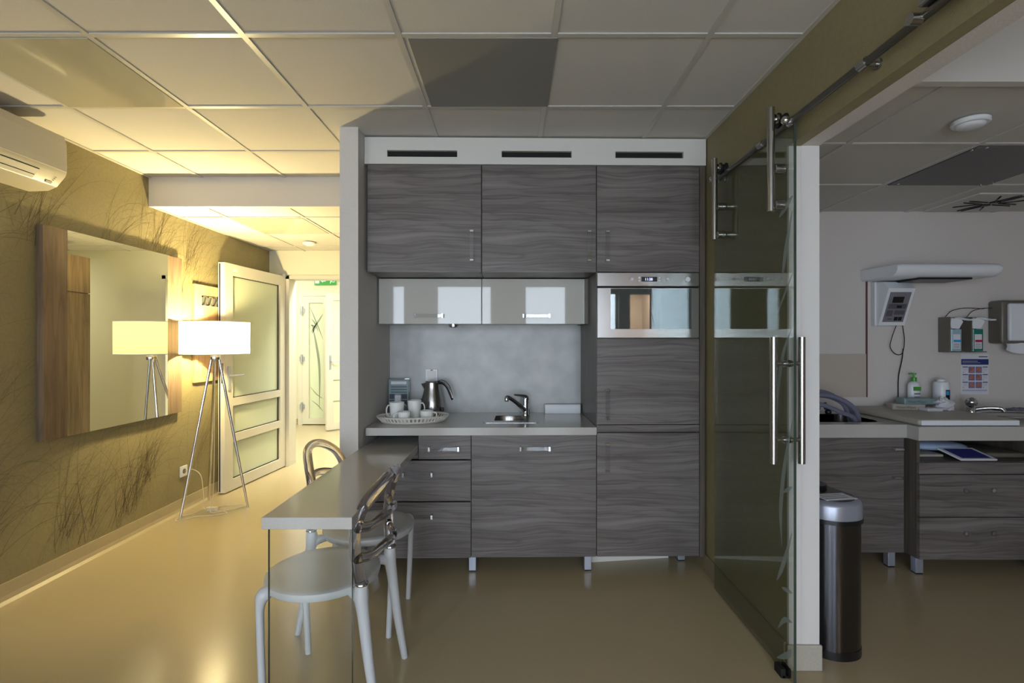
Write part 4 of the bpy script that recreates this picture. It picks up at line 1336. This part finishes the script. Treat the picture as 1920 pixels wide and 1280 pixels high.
hoses = [
    [(1.70, 3.30, ST - .12), (1.70, 3.28, ST + .02), (1.80, 3.27, ST + .14), (1.98, 3.26, ST + .09), (2.04, 3.25, ST - .12)],
    [(1.62, 3.22, ST + .02), (1.70, 3.20, ST + .13), (1.86, 3.20, ST + .15), (2.02, 3.20, ST + .06), (2.05, 3.20, ST - .12)],
    [(1.66, 3.34, ST + .05), (1.74, 3.33, ST + .14), (1.90, 3.32, ST + .16), (2.06, 3.31, ST + .05), (2.09, 3.31, ST - .10)],
    [(1.64, 3.18, ST + .06), (1.76, 3.16, ST + .10), (1.90, 3.15, ST + .05), (1.98, 3.15, ST + .01), (2.00, 3.15, ST - .10)],
    [(1.74, 3.22, ST - .10), (1.74, 3.20, ST + .02), (1.78, 3.19, ST + .08), (1.72, 3.19, ST + .10), (1.64, 3.2, ST + .03)]]
labs = ['clear hose arching highest over the basin from the back', 'front clear hose arching from the jamb into the basin', 'rear clear hose curving down at the right side of the basin',
        'lowest clear hose drooping along the front of the basin', 'short clear hose standing up at the left of the basin']
for pts, lb in zip(hoses, labs):
    pts = [(x + .15, y, z) for x, y, z in pts]
    single('hose', G().tube(smooth_path(pts, 7), .0135, 12), M['hose'], lb, 'hose', pts[0], group='hoses in the side room basin')
t = thing('hose_connector', 'blue hose connector with a dark ball end above the basin', 'connector', (2.0, 3.22, ST + .05))
part('sleeve', G().tube([(1.985, 3.225, ST + .10), (2.0, 3.22, ST + .065)], .014, 12), M['navy'], t)
part('ball', G().ball((2.008, 3.218, ST + .045), .019), M['black'], t)

# changing mat, supplies
MZ = ST + .037
single('changing_mat', G().box(2.372, 2.965, 2.955, 3.585, ST, MZ, b=.012).box(2.385, 2.955, 2.9495, 2.9548, ST + .003, MZ - .005, 1, b=.001), [M['mat'], M['white_plastic']], 'flat padded changing mat lying on the side room worktop', 'mat', (2.66, 3.27, ST))
def wipes(name, x, y, z, L_, W_, H_, rz, label, txt, mat_):
    t = thing(name, label, 'wipes pack', (x, y, z), None, 'packs of wipes on the changing mat', rz)
    ORIG[t.name] = Vector((0, 0, 0))
    part('pack', G().rprism(0, 0, L_ / 2, W_ / 2, .012, 0, H_), M[mat_], t)
    gg = text_into(G(), txt, H_ * .62, (-L_ / 2 + .02, -W_ / 2 - .0006, H_ * .25), (1, 0, 0), (0, 0, 1))
    part('lettering', gg, M['ink'], t)
    g2 = G().grid(lambda u, v: Vector((L_ / 2 - .01 + u * .012, -W_ / 2 + v * W_, .002 + u * .004)), 2, 4)
    part('end_seal', g2, M['paper'], t)
    return t
wipes('wipes_pack', 2.655, 3.42, MZ, .20, .09, .036, math.radians(-9), 'lower flat grey wipes pack lying nearest the basin on the mat', 'WaterWipes', 'cove_grey')
wipes('wipes_pack', 2.735, 3.43, MZ + .0365, .21, .09, .036, math.radians(-4), 'upper grey wipes pack with dark lettering, stacked on the lower one', 'WaterWipes', 'leaflet')
rg = random.Random(3)
def crumple(cx, cy, cz, rx, ry, rz_, seed):
    r2 = random.Random(seed)
    ph = [(r2.uniform(2, 7), r2.uniform(2, 7), r2.uniform(0, 6), r2.uniform(.03, .09)) for _ in range(7)]
    def f(u, v):
        th, fi = 2 * PI * u, PI * v
        k_ = 1 + sum(a * math.sin(p * th * 1 + q * fi * 2 + o2) for p, q, o2, a in [(round(p), q, o2, a) for p, q, o2, a in ph])
        return Vector((cx + rx * k_ * math.sin(fi) * math.cos(th), cy + ry * k_ * math.sin(fi) * math.sin(th), max(MZ + .001, cz + rz_ * k_ * math.cos(fi))))
    return G().grid(f, 28, 14)
single('tissue', crumple(2.865, 3.36, MZ + .035, .055, .045, .042, 5), M['paper'], 'crumpled white plastic bag beside the wipes packs', 'bag', (2.865, 3.36, MZ), sharp=25)
single('paper_sheet', G().box(2.70, 2.80, 3.29, 3.365, MZ, MZ + .02, b=.004), M['paper'], 'small folded white sheet in front of the wipes packs', 'paper', (2.75, 3.33, MZ))

t = thing('lotion_bottle', 'white lotion bottle with a green pump cap beside the hanging cord', 'bottle', (2.80, 3.53, MZ))
x, y = 2.80, 3.53
part('body', G().lathe([(.001, 0), (.036, 0), (.039, .006), (.039, .15), (.032, .168), (.015, .178), (.001, .178)], (x, y, MZ), 28, sy=.75), M['white_plastic'], t)
part('label', G().box(x - .026, x + .026, y - .031, y - .0295, MZ + .115, MZ + .142, 0).box(x - .02, x + .02, y - .031, y - .0295, MZ + .09, MZ + .097, 1).box(x - .02, x + .016, y - .031, y - .0295, MZ + .07, MZ + .074, 1), [M['green'], M['ink']], t)
part('pump', G().lathe([(.001, .178), (.017, .178), (.017, .205), (.006, .207), (.006, .225), (.014, .226), (.014, .236), (.001, .237)], (x, y, MZ), 20).box(x - .035, x, y - .006, y + .006, MZ + .226, MZ + .236), M['green'], t)
t = thing('powder_canister', 'white canister with a dark and blue label next to the crumpled bag', 'canister', (2.985, 3.50, ST))
x, y = 2.965, 3.50
part('body', G().lathe([(.001, 0), (.044, 0), (.047, .006), (.047, .165), (.040, .178), (.001, .180)], (x, y, MZ), 30), M['white_plastic'], t)
part('cap', G().lathe([(.001, .180), (.026, .180), (.026, .192), (.016, .200), (.001, .202)], (x, y, MZ), 20), M['white_plastic'], t)
g = G()
for (a0, a1, z0, z1, m) in ((-1.75, -.95, .02, .125, 0), (-1.70, -1.2, .090, .118, 1), (-1.70, -1.45, .024, .034, 2)):
    rr = .0474 + .0004 * (1 if m else 0)
    vs = []
    for i in range(9):
        a = a0 + (a1 - a0) * i / 8
        vs += [(x + rr * math.cos(a), y + rr * math.sin(a), MZ + z0), (x + rr * math.cos(a), y + rr * math.sin(a), MZ + z1)]
    g.add(vs, [(2 * i, 2 * i + 2, 2 * i + 3, 2 * i + 1) for i in range(8)], m, True)
part('label', g, [M['black'], M['cyan'], M['paper']], t)
t = thing('applicator', 'thin white stick with a navy cap behind the white canister', 'stick', (3.05, 3.56, ST))
part('stick', G().tube([(3.045, 3.575, ST), (3.055, 3.585, ST + .14)], .006, 8), M['white_plastic'], t)
part('cap', G().tube([(3.055, 3.583, ST + .14), (3.062, 3.585, ST + .185)], .011, 10), M['navy'], t)

# right sink and tap
t = thing('faucet', 'low chrome tap with a round head at the right basin of the side room', 'tap', (3.10, 3.42, ST))
part('body', G().lathe([(.001, 0), (.027, 0), (.026, .045), (.022, .05), (.001, .052)], (3.10, 3.42, ST), 20), M['chrome'], t)
part('knob', G().ball((3.10, 3.42, ST + .082), .034), M['chrome'], t)
part('spout', G().tube(smooth_path([(3.11, 3.41, ST + .035), (3.16, 3.37, ST + .05), (3.21, 3.33, ST + .052), (3.225, 3.32, ST + .035)], 5), .013, 12), M['chrome'], t)
t = thing('wash_basin', 'shallow chrome-rimmed basin at the right end of the side room worktop', 'basin', (3.36, 3.34, ST))
part('rim', G().tube([(3.36 + .26 * math.cos(a), 3.34 + .17 * math.sin(a), ST + .006) for a in [2 * PI * k / 40 for k in range(40)]], .007, 8, closed=True), M['chrome'], t)
part('bowl', G().lathe([(.26, .004), (.22, .002), (.001, .0015)], (3.36, 3.34, ST), 40, sy=.65), M['steel'], t)
single('plastic_bag', crumple(3.36, 3.36, ST + .03, .16, .07, .022, 11), M['hose'], 'flat clear plastic packaging lying in the right basin', 'bag', (3.36, 3.36, ST + .01), sharp=25)

# things on the open shelf
SZ = .655
t = thing('cushion', 'long pale blue cushion on the open shelf above the drawers', 'cushion', (2.6, 3.12, SZ))
def cush(u, v):
    th, s_ = 2 * PI * u, v * 2 - 1
    r = math.sqrt(max(0, 1 - s_ * s_)) ** .55
    return Vector((2.60 + s_ * .205 + .02, 3.18 + .10 * r * math.cos(th), 0.702 - .008 * s_ + .029 * r * math.sin(th)))
part('cover', G().grid(cush, 24, 24), M['pillow'], t)
single('folded_cloth', G().box(2.42, 2.60, 3.05, 3.3, SZ, SZ + .016, b=.006), M['cove_grey'], 'dull folded cloth under the left end of the blue cushion', 'cloth', (2.5, 3.17, SZ))
single('folded_cloth', G().box(2.79, 3.06, 3.02, 3.3, SZ, SZ + .03, b=.012), M['grey_shell'], 'dark folded cloth at the right on the open shelf', 'cloth', (2.9, 3.17, SZ))
t = thing('tablet', 'tablet with a white frame and navy screen tilted on the open shelf', 'tablet', (2.66, 3.0, SZ), None, None)
g = G(); g2 = G()
A, B = Vector((2.575, 3.07, SZ + .043)), Vector((2.605, 2.94, SZ + .004))
wv = Vector((.21, .0, .0)); nn = (B - A).cross(wv).normalized()
if nn.z < 0: nn = -nn
q = [A, B, B + wv, A + wv]
g.add([p for p in q] + [p + nn * .009 for p in q], [(0, 1, 2, 3), (4, 7, 6, 5), (0, 4, 5, 1), (1, 5, 6, 2), (2, 6, 7, 3), (3, 7, 4, 0)])
part('frame', g, M['white_plastic'], t)
c0 = sum(q, Vector()) / 4
part('screen', G().add([c0 + (p - c0) * .82 + nn * .0096 for p in q], [(0, 1, 2, 3)]), M['screen'], t)

# radiant heater over the worktop
t = thing('radiant_heater', 'white wall-mounted infant heater with a broad canopy and tilted grey control panel', 'heater', (2.65, 3.6, 1.47))
g = G()
prof2 = [(0, 1.775), (.30, 1.768), (.335, 1.785), (.352, 1.815), (.350, 1.838), (.335, 1.852), (0, 1.862)]
poly = []
g = G()
xs_ = [(2.475, .80), (2.485, .92), (2.51, 1.0), (3.12, 1.0), (3.145, .92), (3.155, .80)]
n = len(prof2)
vs = []
for (xx, sc) in xs_:
    for (d, z) in prof2: vs.append((xx, 3.598 - d * (.9 + .1 * sc), 1.815 + (z - 1.815) * sc))
fs = [tuple(range(n)), tuple(range(len(vs) - 1, len(vs) - n - 1, -1))]
for s_ in range(len(xs_) - 1):
    for i in range(n):
        j = (i + 1) % n
        fs.append((s_ * n + i, s_ * n + j, (s_ + 1) * n + j, (s_ + 1) * n + i))
g.add(vs, fs, 0, True)
part('canopy', g, M['white_plastic'], t, sharp=50)
part('heating_grille', G().box(2.66, 3.0, 3.30, 3.52, 1.755, 1.768, b=.003), M['black'], t)
g = G().prism([(3.598, 1.462), (3.545, 1.462), (3.445, 1.712), (3.50, 1.76), (3.598, 1.766)], 'x', 2.562, 2.745)
part('housing', g, M['white_plastic'], t)
part('bracket', G().box(2.548, 2.561, 3.56, 3.598, 1.46, 1.766), M['white_plastic'], t)
P0, P1 = Vector((0, 3.545, 1.462)), Vector((0, 3.445, 1.712))
nrm = Vector((0, -(P1.z - P0.z), (P1.y - P0.y))).normalized()
def onp(x, f, l): return Vector((x, 0, 0)) + P0 + (P1 - P0) * f + nrm * l
def prect(g, x0, x1, f0, f1, l, m):
    a = [onp(x0, f0, l), onp(x1, f0, l), onp(x1, f1, l), onp(x0, f1, l)]
    b = [p - nrm * .003 for p in a]
    return g.add(a + b, [(0, 1, 2, 3), (7, 6, 5, 4), (0, 4, 5, 1), (1, 5, 6, 2), (2, 6, 7, 3), (3, 7, 4, 0)], m)
g = prect(G(), 2.582, 2.725, .10, .90, .003, 0)
prect(g, 2.61, 2.685, .62, .78, .0042, 1); prect(g, 2.592, 2.715, .46, .59, .0038, 2); prect(g, 2.65, 2.685, .48, .55, .0046, 1)
prect(g, 2.592, 2.635, .26, .42, .0038, 2); prect(g, 2.645, 2.715, .30, .42, .0038, 2)
prect(g, 2.655, 2.680, .14, .24, .0042, 1); prect(g, 2.684, 2.709, .14, .24, .0042, 1); prect(g, 2.61, 2.64, .175, .19, .0042, 1)
part('control_panel', g, [pbr('panel_grey', srgb(118, 116, 122), .5), M['black'], pbr('panel_grey_dark', srgb(84, 82, 88), .5)], t)
g = G().tube(smooth_path([(2.70, 3.56, 1.462), (2.67, 3.56, 1.38), (2.665, 3.57, 1.31), (2.71, 3.575, 1.26), (2.755, 3.575, 1.27), (2.765, 3.57, 1.36), (2.745, 3.56, 1.46), (2.755, 3.56, 1.50), (2.748, 3.58, 1.53)], 6), .0028, 6)
g.tube(smooth_path([(2.76, 3.575, 1.30), (2.755, 3.58, 1.22), (2.735, 3.585, 1.1), (2.735, 3.588, .97), (2.735, 3.59, .866)], 6), .0035, 6)
single('hanging_cord', g, M['black'], 'thin dark cord looping down the wall from the heater', 'cord', (2.74, 3.585, ST))
# reflective splash panel and wall seams
t = single('splash_panel', G().box(1.9, 2.512, 3.592, 3.5995, .955, 1.262, b=.001), pbr('gloss_beige_panel', srgb(186, 176, 164), .08), 'glossy beige splash panel on the wall behind the hoses', 'panel', (2.2, 3.595, .955))
single('cover_strip', G().box(2.512, 2.520, 3.590, 3.5995, .955, 1.80), pbr('brown_strip', srgb(96, 62, 50), .5), 'thin brown vertical strip on the wall left of the heater', 'strip', (2.516, 3.595, .955))

# dispensers
def soap(x, label, liquid, labelmat):
    t = thing('soap_dispenser', label, 'dispenser', (x, 3.6, 1.27), None, 'soap dispensers on the side room wall')
    g = G().box(x, x + .006, 3.50, 3.598, 1.275, 1.52, b=.002).box(x + .006, x + .115, 3.59, 3.598, 1.275, 1.52).box(x + .006, x + .11, 3.505, 3.59, 1.275, 1.282)
    part('bracket', g, M['grey_shell'], t)
    b = part('bottle', G().rprism(x + .058, 3.545, .040, .034, .015, 1.284, 1.435), M[liquid], t)
    gg = G().box(x + .03, x + .080, 3.5095, 3.5105, 1.30, 1.400, 0).box(x + .034, x + .084, 3.5085, 3.5094, 1.345, 1.362, 1)
    for k in range(4): gg.box(x + .034, x + .075, 3.5085, 3.5094, 1.306 + .009 * k, 1.309 + .009 * k, 2)
    part('label', gg, [M['paper'], M[labelmat], M['ink']], b)
    part('pump_head', G().prism([(x + .02, 1.44), (x + .075, 1.44), (x + .085, 1.46), (x + .10, 1.485), (x + .09, 1.505), (x + .02, 1.512), (x + .012, 1.47)], 'y', 3.51, 3.57), M['white_plastic'], t)
    part('lever_arm', G().tube(smooth_path([(x + .05, 3.54, 1.50), (x + .07, 3.51, 1.512), (x + .09, 3.48, 1.502), (x + .10, 3.465, 1.498)], 5), .007, 10).box(x + .085, x + .125, 3.45, 3.47, 1.493, 1.503, b=.003), M['white_plastic'], t)
    part('wire', G().tube(smooth_path([(x + .01, 3.55, 1.52), (x + .06, 3.555, 1.565), (x + .16, 3.56, 1.585), (x + .30, 3.57, 1.58)], 6), .0025, 6), M['black'], t)
soap(3.025, 'left soap dispenser holding a pale blue bottle beside the heater', 'pale_blue', 'cyan')
soap(3.175, 'right soap dispenser holding a dark teal bottle next to the towel dispenser', 'teal', 'crimson')
t = thing('towel_dispenser', 'grey and white paper towel dispenser at the right edge of the wall', 'dispenser', (3.53, 3.6, 1.33))
part('housing', G().box(3.375, 3.68, 3.49, 3.598, 1.335, 1.635, b=.018), M['grey_shell'], t)
part('front_cover', G().box(3.405, 3.66, 3.462, 3.492, 1.355, 1.612, b=.012), M['white_plastic'], t)
part('label', G().box(3.535, 3.55, 3.4605, 3.4625, 1.43, 1.48), M['navy'], t)
part('paper_towel', G().grid(lambda u, v: Vector((3.41 + u * .24 + .01 * math.sin(v * 3), 3.50 + .012 * math.sin(u * 9), 1.34 - v * (.045 + .03 * math.sin(u * PI)))), 18, 5), M['paper'], t)

# poster
t = thing('wall_poster', 'hand-washing instruction sheet with a blue band on the wall above the tap', 'poster', (3.28, 3.6, .97))
PX0, PX1, PZ0, PZ1, PY = 3.185, 3.385, .975, 1.262, 3.597
part('sheet', G().box(PX0, PX1, PY, PY + .002, PZ0, PZ1), M['paper'], t)
g = G().box(PX0 + .004, PX1 - .002, PY - .0008, PY - .0001, PZ1 - .077, PZ1 - .037, 0)
yq = PY - .0014
text_into(g, 'HAND HYGIENE', .012, (PX0 + .012, yq, PZ1 - .054), (1, 0, 0), (0, 0, 1), 2) if False else None
g.box(PX0 + .012, PX0 + .12, yq, yq + .0005, PZ1 - .053, PZ1 - .050, 2).box(PX0 + .012, PX0 + .14, yq, yq + .0005, PZ1 - .064, PZ1 - .062, 2)
g.box(PX1 - .072, PX1 - .01, yq, yq + .0005, PZ1 - .024, PZ1 - .017, 1)
for r in range(3):
    zt = PZ1 - .090 - r * .054
    for c, (a, b) in enumerate(((.056, .100), (.106, .150))):
        g.box(PX0 + a, PX0 + b, PY - .0008, PY - .0001, zt - .045, zt, 4)
        g.prism([(PX0 + a + .004, zt - .036), (PX0 + b - .006, zt - .040), (PX0 + b - .003, zt - .018), (PX0 + b - .016, zt - .003), (PX0 + a + .010, zt - .008)], 'y', PY - .0012, PY - .0008, 3)
    for (a, b) in ((.014, .052), (.156, .192)):
        g.box(PX0 + a, PX0 + b, PY - .0008, PY - .0001, zt - .006, zt, 0)
        for k in range(3): g.box(PX0 + a + .003, PX0 + b - .004, PY - .0008, PY - .0001, zt - .015 - k * .007, zt - .013 - k * .007, 5)
        g.box(PX0 + a + .003, PX0 + a + .008, PY - .0008, PY - .0001, zt - .042, zt - .038, 0)
g.box(PX0 + .012, PX1 - .012, PY - .0008, PY - .0001, PZ0 + .022, PZ0 + .034, 5)
part('print', g, [M['navy'], M['ink'], M['paper'], M['skin_print'], M['photo_blue'], pbr('pale_lilac_print', srgb(176, 176, 200), .7)], t)

# waste bin
BX, BY, BR = 1.392, 2.36, math.radians(8)
t = thing('waste_bin', 'tall oblong steel waste bin with a black lid just inside the side room', 'bin', (BX, BY, 0))
ORIG[t.name] = Vector((0, 0, 0)); t.rotation_euler = (0, 0, BR)
a, b = .118, .225
part('base', G().rprism(0, 0, a + .002, b + .002, .112, 0, .035), M['black'], t)
part('body', G().rprism(0, 0, a, b, .110, .034, .575, seg=14), M['bin_steel'], t, sharp=30)
part('gasket', G().rprism(0, 0, a + .008, b + .008, .116, .574, .592, seg=14), M['black'], t)
g = G()
o1 = rrect(0, 0, a + .006, b + .006, .114, 14); o2 = rrect(0, 0, a + .001, b + .001, .112, 14); o3 = rrect(0, 0, a - .022, b - .022, .094, 14)
k = len(o1)
g.add([(x, y, .592) for x, y in o1] + [(x, y, .645) for x, y in o1] + [(x, y, .662) for x, y in o2] + [(x, y, .668) for x, y in o3],
      [(r * k + i, r * k + (i + 1) % k, (r + 1) * k + (i + 1) % k, (r + 1) * k + i) for r in range(3) for i in range(k)], smooth=True)
part('lid_ring', g, M['lid_silver'], t, sharp=60)
g = G().rprism(0, 0, a - .020, b - .020, .095, .655, .6705, seg=12).rprism(0, .05, a - .045, .10, .06, .670, .690, seg=8)
part('lid', g, M['black'], t)
g = G().box(-.075, .075, -.185, -.10, .6706, .672)
for k in range(3): g.box(-.06, .05, -.165 + .022 * k, -.162 + .022 * k, .672, .6724, 1)
part('sticker', g, [M['paper'], M['ink']], t)
